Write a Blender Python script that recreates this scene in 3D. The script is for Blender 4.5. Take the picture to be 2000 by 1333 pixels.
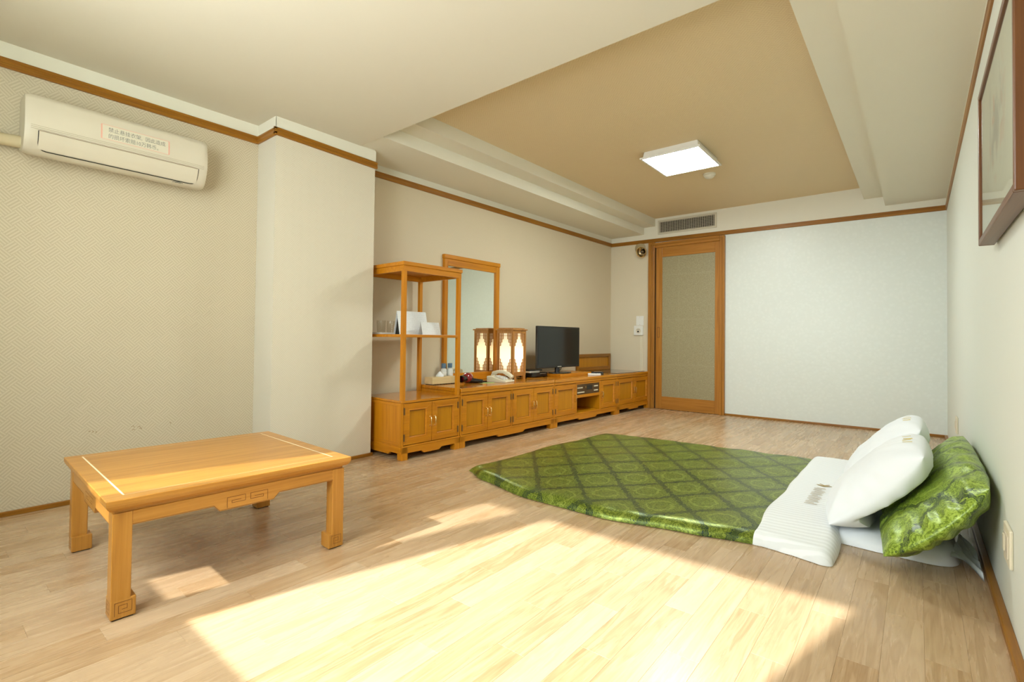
import bpy, bmesh, math, random
from mathutils import Vector, Matrix
random.seed(7)
for o in list(bpy.data.objects): bpy.data.objects.remove(o)
sc = bpy.context.scene
COL = sc.collection

# ------------------------------------------------------------------ camera
cam_d = bpy.data.cameras.new('camera'); cam = bpy.data.objects.new('camera', cam_d); COL.objects.link(cam)
fw = Vector((-0.63199, 0.77477, 0.01750)).normalized()
rt = Vector((0.77500, 0.63187, 0.01163)); rt = (rt - fw*rt.dot(fw)).normalized()
up = rt.cross(fw).normalized()
cam.matrix_world = Matrix(((rt.x, up.x, -fw.x, 0), (rt.y, up.y, -fw.y, 0), (rt.z, up.z, -fw.z, 0.9), (0, 0, 0, 1)))
cam_d.sensor_fit = 'HORIZONTAL'; cam_d.sensor_width = 36.0
cam_d.lens = 968.55*36/2000.0; cam_d.shift_y = -21.03/2000.0; cam_d.clip_start = 0.02
sc.camera = cam
# ------------------------------------------------------------------ light of the day outside
w = bpy.data.worlds.new('sky'); sc.world = w; w.use_nodes = True
bg = w.node_tree.nodes['Background']; bg.inputs[0].default_value = (0.92, 0.97, 1.0, 1); bg.inputs[1].default_value = 15.5
sun_d = bpy.data.lights.new('sun', 'SUN'); sun = bpy.data.objects.new('sun', sun_d); COL.objects.link(sun)
sun_d.energy = 10.0; sun_d.angle = math.radians(1.0); sun_d.color = (1.0, 0.97, 0.94)
AZ, EL = math.radians(14.0), math.radians(40.0)
sdir = Vector((math.sin(AZ)*math.cos(EL), math.cos(AZ)*math.cos(EL), -math.sin(EL)))
sun.rotation_euler = sdir.to_track_quat('-Z', 'Y').to_euler(); sun.location = (-3, -6, 6)
pd = bpy.data.lights.new('window_portal', 'AREA'); pl = bpy.data.objects.new('window_portal', pd); COL.objects.link(pl)
pd.shape = 'RECTANGLE'; pd.size = 1.72; pd.size_y = 1.40; pd.cycles.is_portal = True
pl.location = (-1.61, -0.41, 1.53); pl.rotation_euler = (math.radians(90), 0, 0)
vs = sc.view_settings; vs.view_transform = 'Standard'; vs.look = 'None'; vs.exposure = 0.08; vs.gamma = 1.0; vs.use_curve_mapping = False

# ------------------------------------------------------------------ room numbers (metres)
R, L0, L1, BY = 0.230, -3.470, -3.219, 6.345
YP0, YP1 = 1.50, 2.26
A = 0.02986                                   # the far left wall and its furniture stand 1.7 degrees askew
XB = -3.366                                   # far left corner on the back wall
def wall2x(y): return XB - (BY - y)*math.tan(A)
NY = -0.40                                    # window wall behind the camera
ZL = 2.33                                     # low ceiling

# ------------------------------------------------------------------ node helpers
class Mt:
    def __init__(s, name, **kw):
        s.m = bpy.data.materials.new(name); s.m.use_nodes = True; s.nt = s.m.node_tree
        s.b = s.nt.nodes['Principled BSDF']; s.out = s.nt.nodes['Material Output']
        s.set(**kw)
    def set(s, **kw):
        names = dict(col='Base Color', rough='Roughness', metal='Metallic', spec='Specular IOR Level', trans='Transmission Weight', ior='IOR', coat='Coat Weight', coatr='Coat Roughness', emc='Emission Color', ems='Emission Strength', sheen='Sheen Weight', alpha='Alpha', sss='Subsurface Weight')
        for k, v in kw.items():
            i = s.b.inputs[names[k]]
            if hasattr(v, 'is_linked'): s.nt.links.new(v, i)
            else: i.default_value = tuple(v)+(1,) if isinstance(v, (tuple, list)) and len(v) == 3 else v
    def n(s, t, **props):
        nd = s.nt.nodes.new(t)
        for k, v in props.items(): setattr(nd, k, v)
        return nd
    def lk(s, v, i):
        if hasattr(v, 'is_linked'): s.nt.links.new(v, i)
        else: i.default_value = tuple(v)+(1,) if isinstance(v, (tuple, list)) and len(v) == 3 and i.type == 'RGBA' else v
    def math(s, op, a, b=0.0, c=None):
        nd = s.n('ShaderNodeMath', operation=op); s.lk(a, nd.inputs[0]); s.lk(b, nd.inputs[1])
        if c is not None: s.lk(c, nd.inputs[2])
        return nd.outputs[0]
    def obj(s): return s.n('ShaderNodeTexCoord').outputs['Object']
    def pos(s): return s.n('ShaderNodeNewGeometry').outputs['Position']
    def xyz(s, v):
        nd = s.n('ShaderNodeSeparateXYZ'); s.lk(v, nd.inputs[0]); return nd.outputs
    def vec(s, x, y, z=0.0):
        nd = s.n('ShaderNodeCombineXYZ'); s.lk(x, nd.inputs[0]); s.lk(y, nd.inputs[1]); s.lk(z, nd.inputs[2]); return nd.outputs[0]
    def mapping(s, v, scale=(1,1,1), rot=(0,0,0), loc=(0,0,0)):
        nd = s.n('ShaderNodeMapping'); s.lk(v, nd.inputs[0]); nd.inputs['Scale'].default_value = scale; nd.inputs['Rotation'].default_value = rot; nd.inputs['Location'].default_value = loc
        return nd.outputs[0]
    def noise(s, v, scale=5, detail=3, rough=0.5, dist=0.0, col=False):
        nd = s.n('ShaderNodeTexNoise'); s.lk(v, nd.inputs['Vector']); nd.inputs['Scale'].default_value = scale; nd.inputs['Detail'].default_value = detail; nd.inputs['Roughness'].default_value = rough; nd.inputs['Distortion'].default_value = dist
        return nd.outputs['Color' if col else 'Fac']
    def white(s, v):
        nd = s.n('ShaderNodeTexWhiteNoise', noise_dimensions='3D'); s.lk(v, nd.inputs['Vector']); return nd.outputs['Value']
    def ramp(s, f, stops, interp='LINEAR'):
        nd = s.n('ShaderNodeValToRGB'); s.lk(f, nd.inputs[0]); cr = nd.color_ramp; cr.interpolation = interp
        while len(cr.elements) < len(stops): cr.elements.new(0.5)
        for e, (p, c) in zip(cr.elements, stops): e.position = p; e.color = tuple(c)+(1,)
        return nd.outputs[0]
    def rng(s, f, a, b, c=0.0, d=1.0, smooth=False):
        nd = s.n('ShaderNodeMapRange'); s.lk(f, nd.inputs[0])
        if smooth: nd.interpolation_type = 'SMOOTHSTEP'
        for i, v in zip((1,2,3,4), (a,b,c,d)): nd.inputs[i].default_value = v
        return nd.outputs[0]
    def mix(s, f, a, b, mode='MIX'):
        nd = s.n('ShaderNodeMix', data_type='RGBA', blend_type=mode); s.lk(f, nd.inputs[0]); s.lk(a, nd.inputs[6]); s.lk(b, nd.inputs[7]); return nd.outputs[2]
    def bump(s, h, strength=0.3, dist=0.002):
        nd = s.n('ShaderNodeBump'); s.lk(h, nd.inputs['Height']); nd.inputs['Strength'].default_value = strength; nd.inputs['Distance'].default_value = dist
        s.nt.links.new(nd.outputs[0], s.b.inputs['Normal'])

def wood(name, dark, mid, light, axis='z', rough=0.36, scale=1.0, coat=0.08):
    t = Mt(name, rough=rough, coat=coat, coatr=0.15, spec=0.35)
    sc3 = [38.0*scale]*3; sc3['xyz'.index(axis)] = 1.6*scale
    v = t.mapping(t.obj(), tuple(sc3))
    n1 = t.noise(v, 1.0, 4, 0.6, 0.6)
    sc4 = [220.0*scale]*3; sc4['xyz'.index(axis)] = 5*scale
    n2 = t.noise(t.mapping(t.obj(), tuple(sc4)), 1.0, 2, 0.5)
    f = t.math('ADD', t.math('MULTIPLY', n1, 0.75), t.math('MULTIPLY', n2, 0.25))
    t.set(col=t.ramp(f, [(0.28, dark), (0.5, mid), (0.72, light)]))
    t.bump(n2, 0.08, 0.001)
    return t.m

def weave(t, u, v, cell, k):
    """diagonal basket-weave of parallel lines, a fretwork wallpaper; returns 0..1 height"""
    a = t.math('MULTIPLY', t.math('ADD', u, v), 0.70711/cell); b = t.math('MULTIPLY', t.math('SUBTRACT', u, v), 0.70711/cell)
    ia = t.math('FLOOR', a); ib = t.math('FLOOR', b)
    chk = t.math('MODULO', t.math('ABSOLUTE', t.math('ADD', ia, ib)), 2.0)
    fa = t.math('FRACT', t.math('MULTIPLY', a, k)); fb = t.math('FRACT', t.math('MULTIPLY', b, k))
    pa = t.math('PINGPONG', fa, 0.5); pb = t.math('PINGPONG', fb, 0.5)
    s = t.math('ADD', t.math('MULTIPLY', pa, chk), t.math('MULTIPLY', pb, t.math('SUBTRACT', 1.0, chk)))
    return t.rng(s, 0.15, 0.33)

def paper(name, base, line, cell, k, uaxis, vaxis, rough=0.55, bump=0.25, amt=1.0, spec=0.4):
    t = Mt(name, rough=rough, spec=spec)
    p = t.xyz(t.pos()); h = weave(t, p[uaxis], p[vaxis], cell, k)
    stain = t.noise(t.pos(), 1.3, 4, 0.6)
    f = t.math('MULTIPLY', h, amt)
    c = t.mix(f, line, base)
    t.set(col=t.mix(t.rng(stain, 0.35, 0.75, 0, 0.12), c, tuple(x*0.82 for x in base)))
    t.bump(h, bump, 0.0012)
    return t.m

# ------------------------------------------------------------------ colours
M = {}
OD, OM, OL = (0.40, 0.130, 0.003), (0.54, 0.200, 0.005), (0.62, 0.255, 0.012)
for ax in 'xyz':
    M['wood_'+ax] = wood('honey_wood_'+ax, OD, OM, OL, ax)
    M['table_'+ax] = wood('table_wood_'+ax, (0.36, 0.145, 0.018), (0.49, 0.222, 0.036), (0.58, 0.285, 0.060), ax, rough=0.30)
    M['trim_'+ax] = wood('rail_wood_'+ax, (0.20, 0.070, 0.004), (0.30, 0.120, 0.008), (0.38, 0.165, 0.018), ax)
    M['door_'+ax] = wood('door_wood_'+ax, (0.28, 0.105, 0.012), (0.40, 0.165, 0.022), (0.49, 0.22, 0.040), ax)
    M['frame_'+ax] = wood('mahogany_'+ax, (0.075, 0.023, 0.004), (0.12, 0.040, 0.007), (0.17, 0.062, 0.013), ax)
M['panel'] = wood('door_panel_wood', (0.42, 0.165, 0.002), (0.50, 0.205, 0.003), (0.56, 0.24, 0.006), 'z')
M['wood_top'] = wood('honey_wood_polished', (0.40, 0.130, 0.003), (0.54, 0.200, 0.005), (0.62, 0.255, 0.012), 'x', rough=0.2, coat=0.5)
M['lantern'] = wood('lantern_wood', (0.30, 0.12, 0.02), (0.42, 0.18, 0.035), (0.52, 0.24, 0.06), 'z')
M['groove'] = Mt('groove_dark', col=(0.17, 0.062, 0.010), rough=0.7).m
M['inlay'] = Mt('pale_inlay', col=(0.85, 0.72, 0.48), rough=0.4).m
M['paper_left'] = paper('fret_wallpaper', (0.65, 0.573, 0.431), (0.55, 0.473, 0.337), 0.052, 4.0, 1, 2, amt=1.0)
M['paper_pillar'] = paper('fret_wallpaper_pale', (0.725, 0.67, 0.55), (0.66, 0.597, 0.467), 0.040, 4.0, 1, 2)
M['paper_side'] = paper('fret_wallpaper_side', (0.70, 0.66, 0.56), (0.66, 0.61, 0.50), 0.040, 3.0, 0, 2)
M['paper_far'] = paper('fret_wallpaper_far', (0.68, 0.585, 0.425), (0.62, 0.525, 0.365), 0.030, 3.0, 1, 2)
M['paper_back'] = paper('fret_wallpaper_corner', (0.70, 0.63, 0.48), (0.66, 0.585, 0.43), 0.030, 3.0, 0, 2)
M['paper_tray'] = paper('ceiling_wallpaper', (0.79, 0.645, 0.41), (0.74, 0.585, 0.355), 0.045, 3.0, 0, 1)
def plain(name, col, rough=0.6, nscale=9, amt=0.05, bump=0.1, spec=0.4):
    t = Mt(name, rough=rough, spec=spec); n = t.noise(t.pos(), nscale, 4, 0.6)
    t.set(col=t.mix(t.math('MULTIPLY', n, amt*2), col, tuple(x*0.8 for x in col))); t.bump(t.noise(t.pos(), 160, 2), bump, 0.001); return t.m
M['white_paint'] = plain('white_paint', (0.80, 0.775, 0.66))
M['ceiling_paint'] = plain('ceiling_paint', (0.71, 0.665, 0.545), nscale=2)
M['ceiling_paint_lit'] = plain('ceiling_paint_lit', (0.80, 0.765, 0.64), nscale=2)  # lighter copy of the ceiling paint, far-end brightness put into the colour
M['right_paint'] = plain('right_wall_paper', (0.75, 0.785, 0.715), nscale=2, rough=0.5)
tb = Mt('back_wall_paper', rough=0.36, spec=0.5)
vn = tb.n('ShaderNodeTexVoronoi'); tb.lk(tb.pos(), vn.inputs['Vector']); vn.inputs['Scale'].default_value = 26
tn = tb.noise(tb.pos(), 40, 3); hgt = tb.math('ADD', vn.outputs['Distance'], tn)
tb.set(col=tb.mix(tb.rng(hgt, 0.4, 1.1, 0, 0.5), (0.76, 0.805, 0.765), (0.69, 0.735, 0.69))); tb.bump(hgt, 0.25, 0.002); M['back_paper'] = tb.m
M['white_plastic'] = Mt('white_plastic', col=(0.78, 0.78, 0.74), rough=0.35).m
M['cream_plastic'] = Mt('cream_plastic', col=(0.66, 0.60, 0.48), rough=0.38).m
M['ivory_plastic'] = Mt('ivory_plastic', col=(0.72, 0.66, 0.50), rough=0.45).m
M['black_plastic'] = Mt('black_plastic', col=(0.012, 0.012, 0.012), rough=0.25).m
M['screen'] = Mt('tv_screen', col=(0.008, 0.009, 0.008), rough=0.14, spec=0.4, coat=0.15, coatr=0.05).m
M['dark'] = Mt('dark_gap', col=(0.02, 0.017, 0.012), rough=0.8).m
M['brass'] = Mt('brass', col=(0.80, 0.56, 0.25), metal=1.0, rough=0.22).m
M['steel'] = Mt('brushed_steel', col=(0.58, 0.55, 0.48), metal=0.7, rough=0.4).m
M['bronze'] = Mt('old_hinge', col=(0.22, 0.13, 0.05), metal=0.8, rough=0.5).m
M['mirror'] = Mt('mirror_silver', col=(0.88, 0.89, 0.80), metal=1.0, rough=0.02).m
def glassmat(name, tint, fac):
    t = Mt(name); tr = t.n('ShaderNodeBsdfTransparent'); tr.inputs[0].default_value = tuple(tint)+(1,)
    gl = t.n('ShaderNodeBsdfGlossy'); gl.inputs['Roughness'].default_value = 0.03
    fr = t.n('ShaderNodeFresnel'); fr.inputs[0].default_value = 1.45
    mx = t.n('ShaderNodeMixShader'); gm = t.n('ShaderNodeNewGeometry'); t.lk(t.math('MULTIPLY', t.math('MULTIPLY', fr.outputs[0], fac), t.math('SUBTRACT', 1.0, gm.outputs['Backfacing'])), mx.inputs[0])
    t.nt.links.new(tr.outputs[0], mx.inputs[1]); t.nt.links.new(gl.outputs[0], mx.inputs[2]); t.nt.links.new(mx.outputs[0], t.out.inputs[0]); return t.m
M['pane'] = glassmat('window_glass', (0.97, 0.98, 0.97), 0.6)
M['screen_pane'] = glassmat('screened_glass', (0.78, 0.78, 0.76), 0.6)
M['cup_glass'] = glassmat('tumbler_glass', (0.955, 0.95, 0.93), 1.0)
M['pic_glass'] = glassmat('picture_glass', (0.97, 0.98, 0.97), 1.0)
# floor laminate: the strips are geometry, the colour of each follows its own place in the pattern
PW, PLN, PX0 = 0.0978, 0.62, 0.0165
t = Mt('laminate', rough=0.30, spec=0.5); p = t.xyz(t.pos())
i_ = t.math('FLOOR', t.math('DIVIDE', t.math('SUBTRACT', p[0], PX0), PW))
off = t.math('MULTIPLY', t.math('FRACT', t.math('ADD', t.math('MULTIPLY', i_, 0.381966), 100.0)), PLN)
j_ = t.math('FLOOR', t.math('DIVIDE', t.math('ADD', p[1], off), PLN))
rnd = t.white(t.vec(i_, j_, 3.0)); rnd2 = t.white(t.vec(i_, j_, 9.0))
gv = t.vec(t.math('MULTIPLY', p[0], 26.0), t.math('ADD', t.math('MULTIPLY', p[1], 1.6), t.math('MULTIPLY', rnd, 40.0)), t.math('MULTIPLY', rnd2, 30.0))
g1 = t.noise(gv, 1.0, 4, 0.55, 0.9)
gv2 = t.vec(t.math('MULTIPLY', p[0], 210.0), t.math('MULTIPLY', p[1], 6.0), rnd)
g2 = t.noise(gv2, 1.0, 2, 0.5)
kn = t.noise(t.vec(t.math('MULTIPLY', p[0], 9.0), t.math('MULTIPLY', p[1], 2.4), rnd2), 1.0, 1, 0.3)
ring = t.math('PINGPONG', t.math('MULTIPLY', t.math('ADD', g1, t.math('MULTIPLY', kn, 0.8)), 5.0), 0.5)
gr = t.math('ADD', t.math('ADD', t.math('MULTIPLY', g1, 0.55), t.math('MULTIPLY', g2, 0.25)), t.math('MULTIPLY', ring, 0.4))
cA = t.ramp(gr, [(0.30, (0.345, 0.205, 0.095)), (0.5, (0.455, 0.295, 0.155)), (0.75, (0.545, 0.385, 0.23))])
t.set(col=t.mix(t.rng(rnd, 0, 1, 0.0, 0.55), cA, t.mix(0.7, cA, (0.68, 0.53, 0.36))))
t.set(rough=t.rng(g1, 0.2, 0.8, 0.22, 0.32)); t.bump(g2, 0.05, 0.0005); M['laminate'] = t.m
# bedding
def futon_mat(name, latw=0.15, sx=0.315, sy=0.39, ox=-1.19, oy=2.69, light=1.0, rk=1.0, mtl=0.38):
    t = Mt(name, rough=0.34, spec=0.4, metal=mtl)
    base = t.obj()
    wob = t.noise(base, 38, 3, 0.6, 0.5, True); wv = t.n('ShaderNodeVectorMath', operation='MULTIPLY_ADD'); t.lk(wob, wv.inputs[0]); wv.inputs[1].default_value = (0.075, 0.075, 0.0); t.lk(base, wv.inputs[2])
    p = t.xyz(wv.outputs[0])
    x = t.math('DIVIDE', t.math('SUBTRACT', p[0], ox+0.0375), sx); y = t.math('DIVIDE', t.math('SUBTRACT', p[1], oy+0.0375), sy)
    def cellpos(dx):
        fx = t.math('SUBTRACT', t.math('FRACT', t.math('ADD', x, 100.5+dx)), 0.5); fy = t.math('SUBTRACT', t.math('FRACT', t.math('ADD', y, 100.5+dx)), 0.5)
        d = t.math('ADD', t.math('POWER', t.math('ABSOLUTE', fx), 1.2), t.math('POWER', t.math('ABSOLUTE', fy), 1.2))
        r = t.math('SQRT', t.math('ADD', t.math('MULTIPLY', fx, fx), t.math('MULTIPLY', fy, fy)))
        return d, r
    d0, r0 = cellpos(0.0); d1, r1 = cellpos(0.5)
    dm = t.math('MINIMUM', d0, d1); rm = t.math('MINIMUM', r0, r1); edge = t.math('ABSOLUTE', t.math('SUBTRACT', d0, d1))
    lat = t.rng(t.math('ABSOLUTE', t.math('SUBTRACT', edge, latw*0.42)), 0.0, latw*0.24, 1.0, 0.0); haze_ = t.rng(edge, 0.0, latw*0.8, 0.62, 0.0)
    lace = t.math('GREATER_THAN', t.noise(base, 95, 2, 0.6), 0.47)
    line = t.math('MULTIPLY', lat, t.math('ADD', 0.6, t.math('MULTIPLY', lace, 0.4))); line = t.math('MAXIMUM', line, haze_)
    rings = t.math('PINGPONG', t.math('MULTIPLY', t.math('ADD', rm, t.math('MULTIPLY', t.noise(base, 60, 3), 0.05)), 22.0), 0.5)
    big = t.math('MULTIPLY', t.rng(t.math('ABSOLUTE', t.math('SUBTRACT', rm, 0.20)), 0.0, 0.018, 1.0, 0.0), 0.9)
    fine = t.noise(base, 170, 3, 0.7)
    g = t.math('ADD', t.math('MULTIPLY', rings, 0.75), t.math('MULTIPLY', fine, 0.55))
    k = light
    c = t.ramp(g, [(0.22, (0.055*k*rk, 0.085*k, 0.008*k)), (0.48, (0.15*k*rk, 0.20*k, 0.018*k)), (0.78, (0.30*k*rk, 0.37*k, 0.065*k))])
    c = t.mix(big, c, (0.33*k*rk, 0.40*k, 0.07*k))
    c = t.mix(t.rng(line, 0.25, 0.7), c, (0.012, 0.032, 0.020))
    t.set(col=c); t.bump(fine, 0.25, 0.002); return t.m
M['green'] = futon_mat('green_brocade', latw=0.19, light=1.0)
M['green_light'] = futon_mat('green_brocade_cushion', 0.15, 0.30, 0.36, 0.0, 0.0, 1.6, 0.9, 0.08)
t = Mt('white_cotton', col=(0.83, 0.87, 0.91), rough=0.75, sheen=0.2); t.bump(t.noise(t.obj(), 12, 3), 0.15, 0.006); M['cotton'] = t.m
t = Mt('striped_cotton', rough=0.6, sheen=0.2); p = t.xyz(t.obj()); st = t.math('PINGPONG', t.math('MULTIPLY', p[1], 1/0.035), 0.5); st = t.rng(st, 0.2, 0.3)
t.set(col=t.mix(st, (0.83, 0.86, 0.88), (0.75, 0.78, 0.79))); t.bump(t.math('ADD', st, t.noise(t.obj(), 10, 3)), 0.2, 0.004); M['stripe'] = t.m
M['gold_thread'] = Mt('gold_thread', col=(0.42, 0.30, 0.11), rough=0.5).m
M['yellow_thread'] = Mt('yellow_thread', col=(0.70, 0.58, 0.20), rough=0.5).m
# ------------------------------------------------------------------ mesh helpers
class G:
    def __init__(s): s.v = []; s.f = []
    def add(s, vs, fs):
        o = len(s.v); s.v += [tuple(q) for q in vs]; s.f += [tuple(i+o for i in f) for f in fs]; return s
    def box(s, x0, x1, y0, y1, z0, z1):
        return s.add([(x0,y0,z0),(x1,y0,z0),(x1,y1,z0),(x0,y1,z0),(x0,y0,z1),(x1,y0,z1),(x1,y1,z1),(x0,y1,z1)],
                     [(3,2,1,0),(4,5,6,7),(0,1,5,4),(1,2,6,5),(2,3,7,6),(3,0,4,7)])
    def hexa(s, b, t_):
        return s.add(list(b)+list(t_), [(3,2,1,0),(4,5,6,7),(0,1,5,4),(1,2,6,5),(2,3,7,6),(3,0,4,7)])
    def prism(s, poly, plane, a0, a1):
        mk = {'xz': lambda p, a: (p[0], a, p[1]), 'yz': lambda p, a: (a, p[0], p[1]), 'xy': lambda p, a: (p[0], p[1], a)}[plane]
        n = len(poly); vs = [mk(p, a0) for p in poly]+[mk(p, a1) for p in poly]
        return s.add(vs, [tuple(range(n))[::-1], tuple(range(n, 2*n))]+[(i, (i+1) % n, n+(i+1) % n, n+i) for i in range(n)])
    def tube(s, pts, r, n=8, cap=True):
        pts = [Vector(q) for q in pts]; rs = r if isinstance(r, (list, tuple)) else [r]*len(pts); rings = []
        u = None
        for i, q in enumerate(pts):
            d = (pts[min(i+1, len(pts)-1)]-pts[max(i-1, 0)]).normalized()
            if u is None:
                u = d.orthogonal().normalized()
            u = (u-d*u.dot(d)).normalized(); w_ = d.cross(u)
            rings.append([q+(u*math.cos(2*math.pi*k/n)+w_*math.sin(2*math.pi*k/n))*rs[i] for k in range(n)])
        vs = [v for rg in rings for v in rg]; fs = []
        for i in range(len(pts)-1):
            for k in range(n): fs.append((i*n+k, i*n+(k+1) % n, (i+1)*n+(k+1) % n, (i+1)*n+k))
        if cap: fs += [tuple(range(n))[::-1], tuple(range((len(pts)-1)*n, len(pts)*n))]
        return s.add(vs, fs)
    def lathe(s, prof, c=(0,0,0), n=24, axis='z'):
        vs = []; m = len(prof)
        for k in range(n):
            a = 2*math.pi*k/n
            for r, h in prof:
                q = (r*math.cos(a), r*math.sin(a), h)
                if axis == 'y': q = (q[0], -q[2], q[1])
                if axis == 'x': q = (q[2], q[0], q[1])
                vs.append((c[0]+q[0], c[1]+q[1], c[2]+q[2]))
        fs = [(k*m+i, ((k+1) % n)*m+i, ((k+1) % n)*m+i+1, k*m+i+1) for k in range(n) for i in range(m-1)]
        return s.add(vs, fs)
    def ell(s, c, r, nu=16, nv=10):
        vs = []; fs = []
        for j in range(nv+1):
            th = math.pi*j/nv
            for i in range(nu):
                ph = 2*math.pi*i/nu; vs.append((c[0]+r[0]*math.sin(th)*math.cos(ph), c[1]+r[1]*math.sin(th)*math.sin(ph), c[2]+r[2]*math.cos(th)))
        for j in range(nv):
            for i in range(nu): fs.append((j*nu+i, (j+1)*nu+i, (j+1)*nu+(i+1) % nu, j*nu+(i+1) % nu))
        return s.add(vs, fs)
    def grid(s, fn, nu, nv):
        vs = [fn(i/nu, j/nv) for j in range(nv+1) for i in range(nu+1)]
        return s.add(vs, [(j*(nu+1)+i, j*(nu+1)+i+1, (j+1)*(nu+1)+i+1, (j+1)*(nu+1)+i) for j in range(nv) for i in range(nu)])
    def strip(s, pts, wd, fn):
        """flat engraved line: 2-D polyline of width wd, fn maps (a,b)->xyz"""
        for (a, b) in zip(pts, pts[1:]):
            d = Vector((b[0]-a[0], b[1]-a[1])); d.normalize(); e = d*wd/2; nn = Vector((-d.y, d.x))*wd/2; a = Vector(a)-e; b = Vector(b)+e
            s.add([fn(*(a+nn)), fn(*(a-nn)), fn(*(b-nn)), fn(*(b+nn))], [(0,1,2,3)])
        return s
    def mesh(s, name, mat, bevel=0, smooth=False, seg=2, weld=False):
        me = bpy.data.meshes.new(name); me.from_pydata(s.v, [], s.f)
        bm = bmesh.new(); bm.from_mesh(me)
        if weld: bmesh.ops.remove_doubles(bm, verts=bm.verts, dist=1e-5)
        bmesh.ops.recalc_face_normals(bm, faces=bm.faces)
        if bevel:
            es = [e for e in bm.edges if len(e.link_faces) == 2 and e.calc_face_angle(0) > 0.5]
            bmesh.ops.bevel(bm, geom=es, offset=bevel, segments=seg, affect='EDGES', profile=0.5, clamp_overlap=True)
        if smooth:
            for f in bm.faces: f.smooth = True
            for e in bm.edges:
                if len(e.link_faces) == 2 and e.calc_face_angle(0) > 0.7: e.smooth = False
        bm.to_mesh(me); bm.free(); me.materials.append(M[mat] if isinstance(mat, str) else mat)
        return me
    def obj(s, name, mat, parent=None, bevel=0, smooth=False, seg=2, weld=False, label=None):
        o = bpy.data.objects.new(name, s.mesh(name, mat, bevel, smooth, seg, weld)); COL.objects.link(o)
        if parent: o.parent = parent
        if label: o['label'] = label
        return o
def box(name, mat, parent, *b, bevel=0, label=None): return G().box(*b).obj(name, mat, parent, bevel=bevel, label=label)
def thing(name, label, cat, loc=(0,0,0), rz=0.0, group=None):
    o = bpy.data.objects.new(name, None); COL.objects.link(o); o.location = loc; o.rotation_euler = (0, 0, rz); o.empty_display_size = 0.1
    o['label'] = label; o['category'] = cat
    if group: o['group'] = group
    return o
def tag(o, label, cat, group=None):
    o['label'] = label; o['category'] = cat
    if group: o['group'] = group
    return o
def struct(o, label, cat):
    o['kind'] = 'structure'; o['label'] = label; o['category'] = cat; return o
def text_mesh(body, size, name):
    cu = bpy.data.curves.new(name, 'FONT'); cu.body = body; cu.size = size; cu.resolution_u = 2
    to = bpy.data.objects.new(name, cu); COL.objects.link(to); dg = bpy.context.evaluated_depsgraph_get(); me = bpy.data.meshes.new_from_object(to.evaluated_get(dg))
    vs = [v.co.copy() for v in me.vertices]; fs = [tuple(q.vertices) for q in me.polygons]
    bpy.data.objects.remove(to); bpy.data.curves.remove(cu); bpy.data.meshes.remove(me); return vs, fs

# ------------------------------------------------------------------ the room
fl = box('floor', 'laminate', None, L0-0.1, R+0.1, NY-0.1, BY+0.1, -0.08, -0.006); struct(fl, 'pale oak laminate floor of long narrow strips', 'floor')
pl_list = []
i0 = int(math.floor((L0-PX0)/PW)); i1 = int(math.floor((R-PX0)/PW))
for i in range(i0, i1+1):
    offi = ((i*0.381966+100.0) % 1.0)*PLN
    for j in range(int(math.floor((NY+offi)/PLN)), int(math.floor((BY+offi)/PLN))+1):
        x0, x1 = max(PX0+i*PW, L0), min(PX0+(i+1)*PW, R); y0, y1 = max(j*PLN-offi, NY), min((j+1)*PLN-offi, BY)
        if x1-x0 < 0.004 or y1-y0 < 0.004: continue
        cx, cy = (x0+x1)/2, (y0+y1)/2; v = Vector((cx, cy, -0.9)); d = v.dot(fw); xx = v.dot(rt)/d if d > 0.2 else 9
        score = 1/(d*d) if d > 0.2 and abs(xx) < 1.25 and v.dot(up)/d > -0.85 else 0
        pl_list.append((score, x0, x1, y0, y1))
pl_list.sort(reverse=True)
def plank_geo(g, x0, x1, y0, y1, dz=0.0):
    e = 0.00015; b = 0.0004
    g.hexa([(x0+e,y0+e,-0.006),(x1-e,y0+e,-0.006),(x1-e,y1-e,-0.006),(x0+e,y1-e,-0.006)], [(x0+e,y0+e,-b),(x1-e,y0+e,-b),(x1-e,y1-e,-b),(x0+e,y1-e,-b)])
    k = len(g.v); g.f.pop(-5)                        # open the box top, then a small chamfer up to the walking face
    g.add([(x0+e+b,y0+e+b,0),(x1-e-b,y0+e+b,0),(x1-e-b,y1-e-b,0),(x0+e+b,y1-e-b,0)], [(0,1,2,3)])
    q = [k-4, k-3, k-2, k-1]; w_ = [k, k+1, k+2, k+3]
    for a in range(4): g.f.append((q[a], q[(a+1) % 4], w_[(a+1) % 4], w_[a]))
shared = {}
for s_, x0, x1, y0, y1 in pl_list[:300]:
    key = (round(x1-x0, 4), round(y1-y0, 4))
    if key not in shared:
        g = G(); plank_geo(g, 0, x1-x0, 0, y1-y0); shared[key] = g.mesh('plank', 'laminate')
    o = bpy.data.objects.new('plank', shared[key]); COL.objects.link(o); o.location = (x0, y0, 0); o.parent = fl
g = G()
for s_, x0, x1, y0, y1 in pl_list[300:]: plank_geo(g, x0, x1, y0, y1)
if g.v:
    o = g.obj('far_planks', 'laminate', fl); o['kind'] = 'stuff'

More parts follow.
